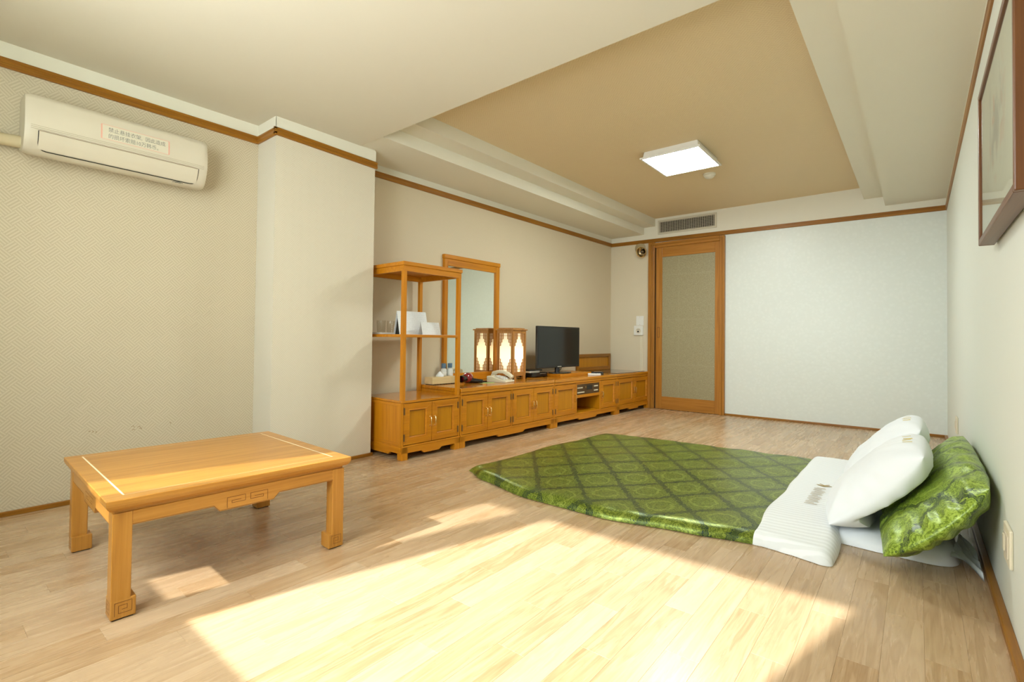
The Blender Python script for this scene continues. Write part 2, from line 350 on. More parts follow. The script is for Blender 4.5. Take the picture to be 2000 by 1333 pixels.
wl = struct(box('wall_left', 'paper_left', None, L0-0.12, L0, NY-0.1, YP0+0.02, 0, 2.6), 'left wall in beige fret patterned wallpaper', 'wall')
wp = struct(box('wall_pillar', 'paper_pillar', None, L0-0.12, L1, YP0, YP1, 0, 2.6), 'pillar standing out of the left wall in pale fret wallpaper', 'wall')
box('end_strip', 'paper_side', wp, L0+0.001, L1+0.0005, YP0-0.0015, YP0+0.001, 0.0, 2.6)
xa, xb = wall2x(2.0), wall2x(BY)
wa = G().hexa([(xa-0.12,2.0,0),(xa,2.0,0),(xb,BY+0.02,0),(xb-0.12,BY+0.02,0)], [(xa-0.12,2.0,2.6),(xa,2.0,2.6),(xb,BY+0.02,2.6),(xb-0.12,BY+0.02,2.6)]).obj('wall_alcove', 'paper_far')
struct(wa, 'far left wall in beige wallpaper behind the row of cabinets', 'wall')
wb = struct(box('wall_back', 'back_paper', None, -3.6, R+0.1, BY, BY+0.12, 0, 2.6), 'back wall in white embossed wallpaper with a sliding door', 'wall')
box('wallpaper_strip', 'paper_back', wb, -3.5, -2.788, BY-0.003, BY, 0, 2.25)
wr = struct(box('wall_right', 'right_paint', None, R, R+0.12, NY-0.1, BY+0.1, 0, 2.6), 'plain pale right wall', 'wall')
SILL, HEAD, WX0, WX1 = 0.842, 2.195, -2.455, -0.775
g = G().box(L0-0.1, WX0, NY-0.10, NY, 0, 2.6).box(WX1, R+0.1, NY-0.10, NY, 0, 2.6).box(WX0, WX1, NY-0.10, NY, 0, SILL-0.03).box(WX0, WX1, NY-0.10, NY, HEAD+0.03, 2.6)
wn = struct(g.obj('wall_near', 'right_paint'), 'window wall behind the viewer', 'wall')
g = G().box(WX0, WX1, NY-0.10, NY+0.01, SILL-0.03, SILL).box(WX0, WX1, NY-0.10, NY+0.01, HEAD, HEAD+0.03)
win = struct(g.obj('window_1', 'white_plastic'), 'wide sliding window behind the viewer', 'window')
box('sash_stile', 'white_plastic', win, -2.225, -2.055, NY-0.09, NY-0.02, SILL, HEAD)
box('screened_pane', 'screen_pane', win, WX0, -2.225, NY-0.058, NY-0.054, SILL, HEAD); box('pane', 'pane', win, -2.055, WX1, NY-0.058, NY-0.054, SILL, HEAD)

blk = struct(box('light_blocker', 'right_paint', None, -0.62, -0.50, NY-1.35, NY-0.10, 0, 2.6), 'added unseen wall outside the window, blocking sky light from the left wall', 'wall')  # unseen wall added to keep sky light off the left wall

# ceiling: low part over the viewer, stepped soffits at both sides, papered tray between
ZT = 2.535
ce = struct(box('ceiling', 'paper_tray', None, -3.6, R+0.1, 2.0, BY+0.1, ZT, ZT+0.1), 'ceiling tray in tan fret wallpaper', 'ceiling')
box('low_ceiling', 'ceiling_paint', ce, L0-0.1, R+0.1, NY-0.1, 2.13, ZL, ZT+0.1)
f1 = lambda y: -2.962+(y-2.13)*0.0215
f2 = lambda y: -2.782+(y-2.13)*0.0165
def slab(name, mat, p00, p10, p11, p01, z0, z1):
    return G().hexa([(*p00, z0), (*p10, z0), (*p11, z0), (*p01, z0)], [(*p00, z1), (*p10, z1), (*p11, z1), (*p01, z1)]).obj(name, mat, ce)
slab('soffit', 'ceiling_paint_lit', (-3.6, 2.13), (f1(2.13), 2.13), (f1(BY), BY), (-3.5, BY), 2.338, ZT)
slab('soffit_step', 'ceiling_paint_lit', (f1(2.13), 2.13), (f2(2.13), 2.13), (f2(BY), BY), (f1(BY), BY), 2.432, ZT)
slab('soffit', 'ceiling_paint_lit', (-0.252, 2.13), (R, 2.13), (R, BY), (-0.246, BY), 2.312, ZT)
slab('soffit_step', 'ceiling_paint_lit', (-0.432, 2.13), (-0.252, 2.13), (-0.246, BY), (-0.424, BY), 2.408, ZT)
# white frieze above the picture rail
box('frieze', 'white_paint', wl, L0, L0+0.004, NY, YP0, 2.25, ZL)
g = G().box(L1, L1+0.004, YP0-0.004, YP1+0.004, 2.25, ZL).box(L0, L1+0.004, YP0-0.005, YP0-0.001, 2.25, ZL); g.obj('frieze', 'white_paint', wp)
xa, xb = wall2x(YP1), wall2x(BY)
G().hexa([(xa,YP1,2.27),(xa+0.004,YP1,2.27),(xb+0.004,BY,2.25),(xb,BY,2.25)], [(xa,YP1,2.338),(xa+0.004,YP1,2.338),(xb+0.004,BY,2.338),(xb,BY,2.338)]).obj('frieze', 'white_paint', wa)
G().box(-3.5, R, BY-0.004, BY, 2.23, ZT).obj('frieze', 'white_paint', wb)
box('frieze', 'white_paint', wr, R-0.004, R, NY, BY, 2.23, 2.312)
# picture rails
def rail(name, p, q, z0, z1, dep, mat, nrm, label):
    """p,q plan end points on the wall, z0/z1 lower edge at each end"""
    p, q, nv = Vector((*p, 0)), Vector((*q, 0)), Vector((*nrm, 0))
    prof = [(0, 0), (dep*0.75, 0), (dep, 0.006), (dep, 0.018), (dep*0.8, 0.022), (dep*0.8, 0.034), (dep, 0.038), (dep, 0.048), (0, 0.053)]
    g = G(); n = len(prof); vs = [p+nv*a+Vector((0, 0, z0+h)) for a, h in prof]+[q+nv*a+Vector((0, 0, z1+h)) for a, h in prof]
    g.add(vs, [tuple(range(n)), tuple(range(n, 2*n))]+[(k, (k+1) % n, n+(k+1) % n, n+k) for k in range(n)])
    return struct(g.obj(name, mat), label, 'picture rail')
rail('trim_1', (L0, NY), (L0, YP0), 2.203, 2.203, 0.016, 'trim_y', (1, 0), 'brown picture rail above the air conditioner')
rail('trim_2', (L0, YP0), (L1+0.016, YP0), 2.203, 2.203, 0.016, 'trim_x', (0, -1), 'short brown picture rail across the narrow side of the pillar')
rail('trim_3', (L1, YP0-0.016), (L1, YP1+0.012), 2.208, 2.193, 0.016, 'trim_y', (1, 0), 'brown picture rail along the broad face of the pillar')
rail('trim_4', (wall2x(YP1), YP1), (wall2x(BY), BY), 2.234, 2.224, 0.016, 'trim_y', (1, -A), 'brown picture rail above the shelf and mirror')
rail('trim_5', (XB, BY), (R, BY), 2.221, 2.194, 0.016, 'trim_x', (0, -1), 'brown picture rail above the sliding door')
rail('trim_6', (R, NY), (R, BY), 2.207, 2.193, 0.011, 'trim_y', (-1, 0), 'thin brown picture rail above the framed painting')
# baseboards
def base(name, pts, label, mat): return struct(G().prism(pts, 'xy', 0, 0.024).obj(name, mat, bevel=0.003), label, 'baseboard')
base('baseboard_left', [(L0, NY), (L0+0.016, NY), (L0+0.016, YP0), (L0, YP0)], 'brown baseboard below the fret wallpaper behind the low table', 'trim_y')
base('baseboard_pillar', [(L1, YP0-0.014), (L1+0.014, YP0-0.014), (L1+0.014, YP1+0.014), (L1, YP1+0.014)], 'brown baseboard at the foot of the pillar', 'trim_y')
base('baseboard_alcove', [(wall2x(YP1), YP1), (wall2x(YP1)+0.014, YP1), (wall2x(BY)+0.014, BY), (wall2x(BY), BY)], 'baseboard behind the row of cabinets', 'trim_y')
base('baseboard_back', [(-1.81, BY-0.014), (R, BY-0.014), (R, BY), (-1.81, BY)], 'thin brown baseboard right of the sliding door', 'trim_x')
base('baseboard_right', [(R-0.024, NY), (R, NY), (R, BY-0.014), (R-0.024, BY-0.014)], 'brown baseboard strip along the right wall beside the bedding', 'trim_y')

# ------------------------------------------------------------------ sliding door in the back wall
dr = struct(box('door_1', 'door_z', None, -2.79, -2.702, BY-0.05, BY, 0, 2.212, bevel=0.006), 'wooden sliding door with a frosted patterned pane', 'door')
box('casing', 'door_z', dr, -1.868, -1.81, BY-0.05, BY, 0, 2.200, bevel=0.006)
box('casing', 'door_x', dr, -2.702, -1.868, BY-0.05, BY, 2.135, 2.203, bevel=0.006)
box('casing_bead', 'trim_z', dr, -2.752, -2.735, BY-0.056, BY-0.048, 0, 2.19, bevel=0.003); box('casing_bead', 'trim_z', dr, -2.722, -2.712, BY-0.056, BY-0.048, 0, 2.15, bevel=0.003)
box('casing_bead', 'trim_z', dr, -1.842, -1.83, BY-0.056, BY-0.048, 0, 2.18, bevel=0.003); box('casing_bead', 'trim_x', dr, -2.76, -1.83, BY-0.056, BY-0.048, 2.165, 2.178, bevel=0.003)
box('track_gap', 'dark', dr, -2.704, -2.682, BY-0.012, BY-0.003, 0, 2.135)
leaf = box('leaf_stile', 'door_z', dr, -2.684, -2.600, BY-0.034, BY-0.004, 0.004, 2.135, bevel=0.003)
box('leaf_stile', 'door_z', dr, -1.925, -1.868, BY-0.034, BY-0.004, 0.004, 2.135, bevel=0.003)
box('leaf_rail', 'door_x', dr, -2.600, -1.925, BY-0.033, BY-0.005, 2.005, 2.135, bevel=0.003)
box('leaf_rail', 'door_x', dr, -2.600, -1.925, BY-0.033, BY-0.005, 0.004, 0.168, bevel=0.003)
t = Mt('frosted_pane', rough=0.42, spec=0.5); v = t.n('ShaderNodeTexVoronoi'); t.lk(t.pos(), v.inputs['Vector']); v.inputs['Scale'].default_value = 190
nz = t.noise(t.pos(), 90, 4, 0.75); px_ = t.xyz(t.pos())
bars = t.math('MAXIMUM', t.rng(t.math('PINGPONG', t.math('ADD', t.math('MULTIPLY', px_[0], 2.1), 50.0), 0.5), 0.0, 0.012, 1, 0), t.rng(t.math('PINGPONG', t.math('MULTIPLY', px_[2], 1.7), 0.5), 0.0, 0.012, 1, 0))
c = t.ramp(t.math('ADD', t.math('MULTIPLY', v.outputs['Distance'], 0.7), t.math('MULTIPLY', nz, 0.6)), [(0.25, (0.19, 0.155, 0.075)), (0.55, (0.28, 0.24, 0.13)), (0.85, (0.40, 0.36, 0.22))])
t.set(col=t.mix(t.math('MULTIPLY', bars, 0.18), c, (0.5, 0.46, 0.32))); t.bump(nz, 0.3, 0.002); M['frosted'] = t.m
box('pane', 'frosted', dr, -2.601, -1.924, BY-0.022, BY-0.014, 0.167, 2.006)
g = G()
fz = lambda a, b: (a, BY-0.0345, b)
g.strip([(-2.662, 0.945), (-2.662, 1.075), (-2.632, 1.075), (-2.632, 0.945), (-2.662, 0.945)], 0.006, fz); g.obj('finger_pull', 'groove', dr)
# ------------------------------------------------------------------ low table
TX, TY, TROT, TL, TW, TH = -1.9277, 0.4030, -0.0369, 0.832, 0.838, 0.383
tbl = thing('low_table', 'square low wooden floor table with pale inlay lines and carved square feet', 'table',
            (TX-math.cos(TROT)*TW/2-math.sin(TROT)*TL/2, TY-math.sin(TROT)*TW/2+math.cos(TROT)*TL/2, 0), TROT)
hx, hy = TW/2, TL/2
def ring_prof(prof, hx, hy):
    g = G(); n = len(prof); vs = []
    for d, z in prof: vs += [(-hx+d, -hy+d, z), (hx-d, -hy+d, z), (hx-d, hy-d, z), (-hx+d, hy-d, z)]
    fs = []
    for i in range(n-1):
        for k in range(4): fs.append((i*4+k, i*4+(k+1) % 4, (i+1)*4+(k+1) % 4, (i+1)*4+k))
    fs += [(3,2,1,0), tuple((n-1)*4+k for k in range(4))]
    return g.add(vs, fs)
top = ring_prof([(0.024, 0.345), (0.013, 0.347), (0.005, 0.355), (0.001, 0.364), (0.0, 0.370), (0.0, 0.381), (0.0025, 0.383)], hx, hy).obj('tabletop', 'table_y', tbl)
fz = lambda a, b: (a, b, 0.38325)
il = 0.0028; xi0, xi1, yi0, yi1 = -hx+0.045, hx-0.054, -hy+0.053, hy-0.058
for pa, pb, wd in (((xi0, yi0), (xi1, yi0), 0.0055), ((xi0, yi1), (xi1, yi1), 0.0055), ((xi0, yi0), (xi0, yi1), 0.003), ((xi1, yi0), (xi1, yi1), 0.002)):
    G().strip([pa, pb], wd, fz).obj('inlay_line', 'inlay', top)
ring_prof([(0.026, 0.334), (0.026, 0.346)], hx, hy).obj('waist', 'table_y', tbl)
def apron_poly(h, drop0, drop1, zlo, zmid, ztop):
    return [(-h, zlo), (drop0-0.018, zlo), (drop0, zmid), (drop1, zmid), (drop1+0.020, zlo), (h, zlo), (h, ztop), (-h, ztop)]
def spiral(cx, cz, w_, h, flip):
    s = -1 if flip else 1; p = [(-0.5, -0.5), (-0.5, 0.5), (0.5, 0.5), (0.5, -0.1), (-0.25, -0.1), (-0.25, 0.12), (0.25, 0.12)]
    return [(cx+s*a*w_, cz+b*h) for a, b in p]
for k in range(4):
    lx = k in (0, 1)
    if k == 0: g = G().prism(apron_poly(hy-0.07, -0.09, 0.10, 0.290, 0.268, 0.336), 'yz', hx-0.045, hx-0.022); mp = lambda a, b: (hx-0.0215, a, b)
    if k == 1: g = G().prism(apron_poly(hy-0.07, -0.09, 0.10, 0.290, 0.268, 0.336), 'yz', -hx+0.022, -hx+0.045); mp = lambda a, b: (-hx+0.0215, a, b)
    if k == 2: g = G().prism(apron_poly(hx-0.07, -0.09, 0.10, 0.290, 0.268, 0.336), 'xz', -hy+0.022, -hy+0.045); mp = lambda a, b: (a, -hy+0.0215, b)
    if k == 3: g = G().prism(apron_poly(hx-0.07, -0.09, 0.10, 0.290, 0.268, 0.336), 'xz', hy-0.045, hy-0.022); mp = lambda a, b: (a, hy-0.0215, b)
    a = g.obj('apron', 'table_y' if lx else 'table_x', tbl, bevel=0.0015, seg=1)
    g = G(); g.strip(spiral(-0.035, 0.294, 0.062, 0.036, False), 0.0016, mp); g.strip(spiral(0.045, 0.294, 0.062, 0.036, True), 0.0016, mp)
    hh = hy if lx else hx
    g.strip([(-hh+0.072, 0.2935), (-0.110, 0.2935), (-0.090, 0.2715), (0.100, 0.2715), (0.122, 0.2935), (hh-0.072, 0.2935)], 0.0013, mp)
    g.obj('carving', 'groove', a)
LS = 0.052
for sx in (-1, 1):
    for sy in (-1, 1):
        g = G(); x0, x1 = sorted((sx*(hx-0.020), sx*(hx-0.020-LS))); y0, y1 = sorted((sy*(hy-0.020), sy*(hy-0.020-LS)))
        g.box(x0, x1, y0, y1, 0.060, 0.336); lg = g.obj('leg', 'table_z', tbl, bevel=0.0025)
        x0, x1 = sorted((sx*(hx-0.020), sx*(hx-0.020-LS-0.014))); y0, y1 = sorted((sy*(hy-0.020), sy*(hy-0.020-LS-0.014)))
        ft = G().box(x0, x1, y0, y1, 0.004, 0.064).obj('foot_block', 'table_z', lg, bevel=0.0025)
        G().box(x0+0.006, x1-0.006, y0+0.006, y1-0.006, 0.0, 0.005).obj('foot_pad', 'dark', lg)
        g = G(); cx, cy = (x0+x1)/2, (y0+y1)/2
        key = [(-0.022, -0.018), (-0.022, 0.022), (0.022, 0.022), (0.022, -0.012), (-0.012, -0.012), (-0.012, 0.012), (0.010, 0.012), (0.010, -0.001), (-0.003, -0.001)]
        g.strip([(cy+a, 0.033+b) for a, b in key], 0.0015, lambda a, b: (x1+0.0004 if sx > 0 else x0-0.0004, a, b))
        g.strip([(cx+a, 0.033+b) for a, b in key], 0.0015, lambda a, b: (a, y1+0.0004 if sy > 0 else y0-0.0004, b))
        g.obj('key_carving', 'groove', lg)

# ------------------------------------------------------------------ row of cabinets on the far left wall
O = Vector((-2.908, 2.305, 0)); DU = Vector((math.sin(A), math.cos(A), 0)); DN = Vector((math.cos(A), -math.sin(A), 0)); RZ = math.pi/2-A
def Wp(u, w_, z=0.0): return O+DU*u-DN*w_+Vector((0, 0, z))
def molding(g, x0, x1, z0, z1, y, wd, d):
    """picture-frame bead around a rectangle, on plane y, standing d proud"""
    for (a, b) in (((x0, z0), (x1, z0)), ((x1, z0), (x1, z1)), ((x1, z1), (x0, z1)), ((x0, z1), (x0, z0))):
        cx, cz = (x0+x1)/2, (z0+z1)/2
        def inn(p): return (p[0]+math.copysign(wd, cx-p[0]), p[1]+math.copysign(wd, cz-p[1]))
        def mid(p): return (p[0]+math.copysign(wd/2, cx-p[0]), p[1]+math.copysign(wd/2, cz-p[1]))
        a1, b1, am, bm = inn(a), inn(b), mid(a), mid(b)
        g.add([(a[0], y, a[1]), (b[0], y, b[1]), (bm[0], y-d, bm[1]), (am[0], y-d, am[1]), (b1[0], y+0.011, b1[1]), (a1[0], y+0.011, a1[1])], [(0,1,2,3), (3,2,4,5)])
def cab_door(root, x0, x1, z0, z1, handle, arch=False):
    """frame-and-panel door; handle: -1 on its left edge, +1 on its right edge"""
    x0 += 0.0008; x1 -= 0.0008; fwid = 0.052; y = -0.002; g = G()
    P = lambda a, b, yy: (a, yy, b)
    o = [(x0, z0), (x1, z0), (x1, z1), (x0, z1)]; i = [(x0+fwid, z0+fwid), (x1-fwid, z0+fwid), (x1-fwid, z1-fwid), (x0+fwid, z1-fwid)]
    for k in range(4):
        a, b, c, d = o[k], o[(k+1) % 4], i[(k+1) % 4], i[k]
        g.hexa([P(*a, 0.018), P(*b, 0.018), P(*c, 0.018), P(*d, 0.018)], [P(*a, y), P(*b, y), P(*c, y), P(*d, y)])
    dd = g.obj('door', 'wood_x', root, bevel=0.0012, seg=1)
    G().box(x0+fwid-0.002, x1-fwid+0.002, 0.010, 0.016, z0+fwid-0.002, z1-fwid+0.002).obj('panel', 'panel', dd)
    g = G(); molding(g, x0+fwid-0.008, x1-fwid+0.008, z0+fwid-0.008, z1-fwid+0.008, y, 0.013, 0.0022); g.obj('molding', 'wood_x', dd)
    g = G(); q_ = fwid+0.0065; g.strip([(x0+q_, z0+q_), (x1-q_, z0+q_), (x1-q_, z1-q_), (x0+q_, z1-q_), (x0+q_, z0+q_)], 0.0032, lambda a, b: (a, 0.0093, b)); g.obj('panel_groove', 'groove', dd)
    hx_ = x1-0.020 if handle > 0 else x0+0.020; hz = (z0+z1)/2
    pts = [(hx_, -0.001, hz+0.034), (hx_, -0.018, hz+0.036), (hx_, -0.024, hz+0.026), (hx_, -0.022, hz), (hx_, -0.024, hz-0.026), (hx_, -0.018, hz-0.036), (hx_, -0.001, hz-0.034)]
    g = G().tube(pts, [0.0045, 0.0035, 0.0042, 0.0062, 0.0042, 0.0035, 0.0045], 8)
    g.lathe([(0.0, -0.002), (0.007, -0.002), (0.007, 0.003), (0.0, 0.004)], (hx_, -0.002, hz+0.034), 10, 'y'); g.lathe([(0.0, -0.002), (0.007, -0.002), (0.007, 0.003), (0.0, 0.004)], (hx_, -0.002, hz-0.034), 10, 'y')
    g.obj('handle', 'brass', dd, smooth=True, label='curved brass handle')
    hxn = x0+0.003 if handle > 0 else x1-0.003
    for hz_ in (z0+0.055, z1-0.055):
        G().box(hxn-0.007, hxn+0.007, -0.0045, 0.0, hz_-0.026, hz_+0.026).tube([(hxn, -0.006, hz_-0.026), (hxn, -0.006, hz_+0.026)], 0.004, 8).obj('hinge', 'bronze', dd)
    return dd
def base_front(root, x0, x1, drops=True, y=-0.006):
    w_ = x1-x0; a, b = x0+w_*0.36, x0+w_*0.62
    poly = [(x0, 0.050), (a-0.022, 0.050), (a, 0.031), (b, 0.031), (b+0.028, 0.050), (x1, 0.050), (x1, 0.094), (x0, 0.094)]
    bs = G().prism(poly, 'xz', y, 0.018).obj('base_apron', 'wood_x', root, bevel=0.002, seg=1)
    G().box(x0, x1, y-0.002, 0.02, 0.094, 0.105).obj('base_bead', 'wood_x', root, bevel=0.003)
    return bs
def feet(root, x0, x1, dep):
    for xs, sgn in ((x0, 1), (x1, -1)):
        for ys, sy in ((-0.006, 1), (dep, -1)):
            a0, a1 = sorted((xs, xs+sgn*0.055)); b0, b1 = sorted((ys, ys+sy*0.055))
            g = G().box(a0, a1, b0, b1, 0.0, 0.094); g.obj('foot', 'wood_z', root, bevel=0.002)
def carcass(root, x0, x1, dep, ztop, stiles, niche=None):
    g = G(); g.box(x0, x0+0.018, 0.0, dep, 0.09, ztop).box(x1-0.018, x1, 0.0, dep, 0.09, ztop).box(x0+0.018, x1-0.018, 0.02, dep-0.008, 0.09, 0.106).box(x0+0.018, x1-0.018, dep-0.008, dep, 0.106, ztop)
    if niche is None: box('gap_shade', 'dark', root, x0+0.016, x1-0.016, 0.0185, 0.021, 0.104, ztop)  # dark sheet behind the doors puts the shade of the gaps into colour
    else:
        n0, n1 = niche; box('gap_shade', 'dark', root, x0+0.016, n0, 0.0185, 0.021, 0.104, ztop); box('gap_shade', 'dark', root, n1, x1-0.016, 0.0185, 0.021, 0.104, ztop)
    body = g.obj('body', 'wood_z', root)
    for s_ in stiles: box('stile', 'wood_z', root, s_[0], s_[1], -0.003, 0.018, 0.105, ztop-0.0, bevel=0.003)
    return body

# shelf stand with a cupboard below
SW, SD = 0.575, 0.525
sh = thing('shelf_stand', 'tall open wooden shelf stand with a two-door cupboard beside the pillar', 'shelf', Wp(0, 0), RZ)
carcass(sh, 0, SW, SD, 0.418, [(0.0, 0.016), (SW-0.016, SW)])
box('cupboard_top', 'wood_top', sh, -0.002, SW+0.002, -0.006, SD, 0.418, 0.436, bevel=0.004)
base_front(sh, 0, SW); feet(sh, 0, SW, SD)
bs = G().prism([(0.0, 0.050), (0.13, 0.050), (0.15, 0.031), (0.36, 0.031), (0.39, 0.050), (SD, 0.050), (SD, 0.094), (0.0, 0.094)], 'yz', -0.006, 0.014).obj('base_apron', 'wood_y', sh, bevel=0.002, seg=1)
for zz in (0.106, 0.395): box('side_rail', 'wood_y', sh, -0.004, 0.001, 0.03, SD-0.03, zz, zz+0.022, bevel=0.002)
for yy in (0.0, SD-0.03): box('side_stile', 'wood_z', sh, -0.005, 0.001, yy, yy+0.03, 0.10, 0.418, bevel=0.002)
cab_door(sh, 0.017, 0.2815, 0.110, 0.414, 1); cab_door(sh, 0.2835, SW-0.017, 0.110, 0.414, -1)
for px in (0.0, SW-0.031):
    for py in (0.0, SD-0.031): box('post', 'wood_z', sh, px, px+0.031, py, py+0.031, 0.436, 1.40, bevel=0.003)
box('middle_shelf', 'wood_x', sh, 0.003, SW-0.003, 0.003, SD-0.003, 0.903, 0.925, bevel=0.003)
g = G().box(0.0, SW, 0.0, 0.022, 1.392, 1.434).box(0.0, SW, SD-0.022, SD, 1.392, 1.434).box(0.0, 0.022, 0.022, SD-0.022, 1.392, 1.434).box(SW-0.022, SW, 0.022, SD-0.022, 1.392, 1.434)
g.obj('top_apron', 'wood_x', sh)
box('top_board', 'wood_x', sh, -0.010, SW+0.006, -0.010, SD, 1.434, 1.463, bevel=0.004)

def sideboard(name, label, x0, x1, dep, doors, stiles, niche=None):
    r = thing(name, label, 'cabinet', Wp(x0, 0), RZ); w_ = x1-x0
    carcass(r, 0, w_, dep, 0.432, [(0, 0.016), (w_-0.016, w_)]+[(a-x0, b-x0) for a, b in stiles], None if niche is None else (niche[0]-x0, niche[1]-x0))
    box('cornice', 'wood_x', r, 0.0, w_, -0.006, dep, 0.432, 0.456, bevel=0.004)
    box('top', 'wood_top', r, 0.001, w_-0.001, -0.010, dep, 0.457, 0.488, bevel=0.005)
    base_front(r, 0, w_); feet(r, 0, w_, dep)
    for a, b, h in doors: cab_door(r, a-x0, b-x0, 0.109, 0.428, h)
    return r
D2 = 0.545
sb1 = sideboard('sideboard', 'long low wooden sideboard with four panelled doors under the mirror', 0.581, 1.876, D2,
    [(0.598, 0.905, 1), (0.907, 1.214, -1), (1.237, 1.544, 1), (1.546, 1.859, -1)], [(1.217, 1.234)])
sb2 = sideboard('media_cabinet', 'low wooden cabinet with a built-in radio panel and open niche under the television', 1.880, 3.164, D2,
    [(1.897, 2.276, 1), (2.790, 3.147, -1)], [(2.279, 2.294), (2.768, 2.787)], (2.294, 2.768))
x0 = 1.880
g = G().box(2.294-x0, 2.298-x0, 0.0, D2-0.02, 0.106, 0.43).box(2.764-x0, 2.768-x0, 0.0, D2-0.02, 0.106, 0.43).box(2.298-x0, 2.764-x0, D2-0.03, D2-0.022, 0.106, 0.43).box(2.298-x0, 2.764-x0, 0.004, D2-0.03, 0.100, 0.108)
g.obj('niche_lining', 'panel', sb2)
box('niche_shelf', 'wood_x', sb2, 2.298-x0, 2.764-x0, 0.0, D2-0.03, 0.268, 0.300, bevel=0.003)
rp = box('radio_panel', 'dark', sb2, 2.298-x0, 2.764-x0, 0.004, 0.05, 0.300, 0.414, bevel=0.002, label='dark bronze radio panel with rows of cream push buttons')
M['radio'] = Mt('radio_face', col=(0.10, 0.055, 0.022), rough=0.35, metal=0.3).m; rp.data.materials[0] = M['radio']
box('panel_head', 'wood_x', sb2, 2.298-x0, 2.764-x0, 0.0, 0.02, 0.414, 0.432)
bt = G().box(0, 0.0115, -0.005, 0, 0, 0.013).mesh('push_button', M['ivory_plastic'], bevel=0.0012, seg=1)
def buttons(n, u, z):
    for k in range(n):
        b = bpy.data.objects.new('push_button', bt); COL.objects.link(b); b.parent = rp; b.location = (u-x0+k*0.0175, 0.004, z)
buttons(6, 2.312, 0.368); buttons(8, 2.312, 0.318); buttons(5, 2.648, 0.372); buttons(5, 2.648, 0.324)
box('radio_display', 'dark', rp, 2.50-x0, 2.61-x0, 0.002, 0.006, 0.345, 0.395); G().lathe([(0, 0.010), (0.010, 0.010), (0.011, 0.0), (0, 0.0)], (2.475-x0, 0.004, 0.376), 14, 'y').obj('tuning_knob', 'bronze', rp)
sb4 = sideboard('corner_cabinet', 'small two-door wooden cabinet in the corner beside the sliding door', 3.168, 4.030, D2,
    [(3.185, 3.606, 1), (3.608, 4.013, -1)], [])
G().box(0.05, 0.80, 0.03, 0.47, 0.4885, 0.4925).obj('glass_mat', Mt('smoked_glass', col=(0.05, 0.035, 0.015), rough=0.08, coat=0.5).m, sb4, label='dark smoked glass sheet on the cabinet top')

# copies of loose things on the row use the same axes: x along the row, y towards the wall
def on_row(name, label, cat, u, w_, z=0.488, rz=0.0, group=None): return thing(name, label, cat, Wp(u, w_, z), RZ+rz, group)

# mirror
mr = on_row('standing_mirror', 'tall rectangular wall mirror in a plain honey wood frame behind the lantern', 'mirror', 0.875, 0.560)
MW, MH, MT = 0.765, 1.205, 0.045
box('frame_stile', 'wood_z', mr, 0, 0.044, -0.012, 0.026, 0.0, MH-0.04, bevel=0.003); box('frame_stile', 'wood_z', mr, MW-0.055, MW, -0.012, 0.026, 0.0, MH-0.04, bevel=0.003)
box('frame_rail', 'wood_x', mr, 0.044, MW-0.055, -0.010, 0.026, 0.0, 0.075, bevel=0.003); box('frame_rail', 'wood_x', mr, 0.044, MW-0.055, -0.010, 0.026, MH-0.105, MH-0.04, bevel=0.003)
box('top_rail', 'wood_x', mr, -0.006, MW+0.006, -0.018, 0.028, MH-0.04, MH, bevel=0.004)
box('mirror_glass', 'mirror', mr, 0.043, MW-0.054, 0.004, 0.010, 0.074, MH-0.104)

# lattice lantern lamp
LW, LH = 0.215, 0.520
lan = thing('lattice_lantern', 'square wooden table lantern with stepped lattice and glowing paper sides', 'lamp', (-3.255, 3.985, 0.488), 0.0)
h = LW/2
g = G()
for sx in (-1, 1):
    for sy in (-1, 1):
        a0, a1 = sorted((sx*h, sx*(h-0.022))); b0, b1 = sorted((sy*h, sy*(h-0.022)))
        box('corner_post', 'lantern', lan, a0, a1, b0, b1, 0.0, LH-0.02, bevel=0.002)
for z0, z1, nm in ((0.035, 0.075, 'bottom_rail'), (LH-0.05, LH-0.02, 'top_rail')):
    for s_ in (-1, 1):
        a0, a1 = sorted((s_*h, s_*(h-0.014)))
        box(nm, 'lantern', lan, a0, a1, -h+0.022, h-0.022, z0, z1); box(nm, 'lantern', lan, -h+0.022, h-0.022, a0, a1, z0, z1)
G().box(-h-0.012, h+0.012, -h-0.012, h+0.012, LH-0.02, LH-0.006).box(-h+0.01, h-0.01, -h+0.01, h-0.01, LH-0.006, LH+0.004).obj('cap', 'lantern', lan, bevel=0.003)
box('floor_plate', 'lantern', lan, -h+0.004, h-0.004, -h+0.004, h-0.004, 0.034, 0.042)
g = G()
for s_ in (-1, 1):
    for b0, b1 in ((-h-0.006, -h+0.05), (h-0.05, h+0.006)):
        a0, a1 = sorted((s_*(h+0.006), s_*(h-0.014))); g.box(a0, a1, b0, b1, 0.0, 0.036); g.box(b0, b1, a0, a1, 0.0, 0.036)
g.obj('feet_blocks', 'lantern', lan)
te = Mt('lantern_paper', col=(0.9, 0.84, 0.66), rough=0.8)
zp = te.xyz(te.obj()); glow = te.rng(te.math('ABSOLUTE', te.math('SUBTRACT', zp[2], 0.21)), 0.0, 0.25, 1.0, 0.35, True)
te.set(emc=(1.0, 0.83, 0.52), ems=te.math('MULTIPLY', glow, 1.1)); M['lantern_paper'] = te.m
q = h-0.016
for s_ in (-1, 1):
    a0, a1 = sorted((s_*q, s_*(q-0.002)))
    box('paper_panel', 'lantern_paper', lan, a0, a1, -q, q, 0.07, LH-0.045); box('paper_panel', 'lantern_paper', lan, -q, q, a0, a1, 0.07, LH-0.045)
span = LW-0.044
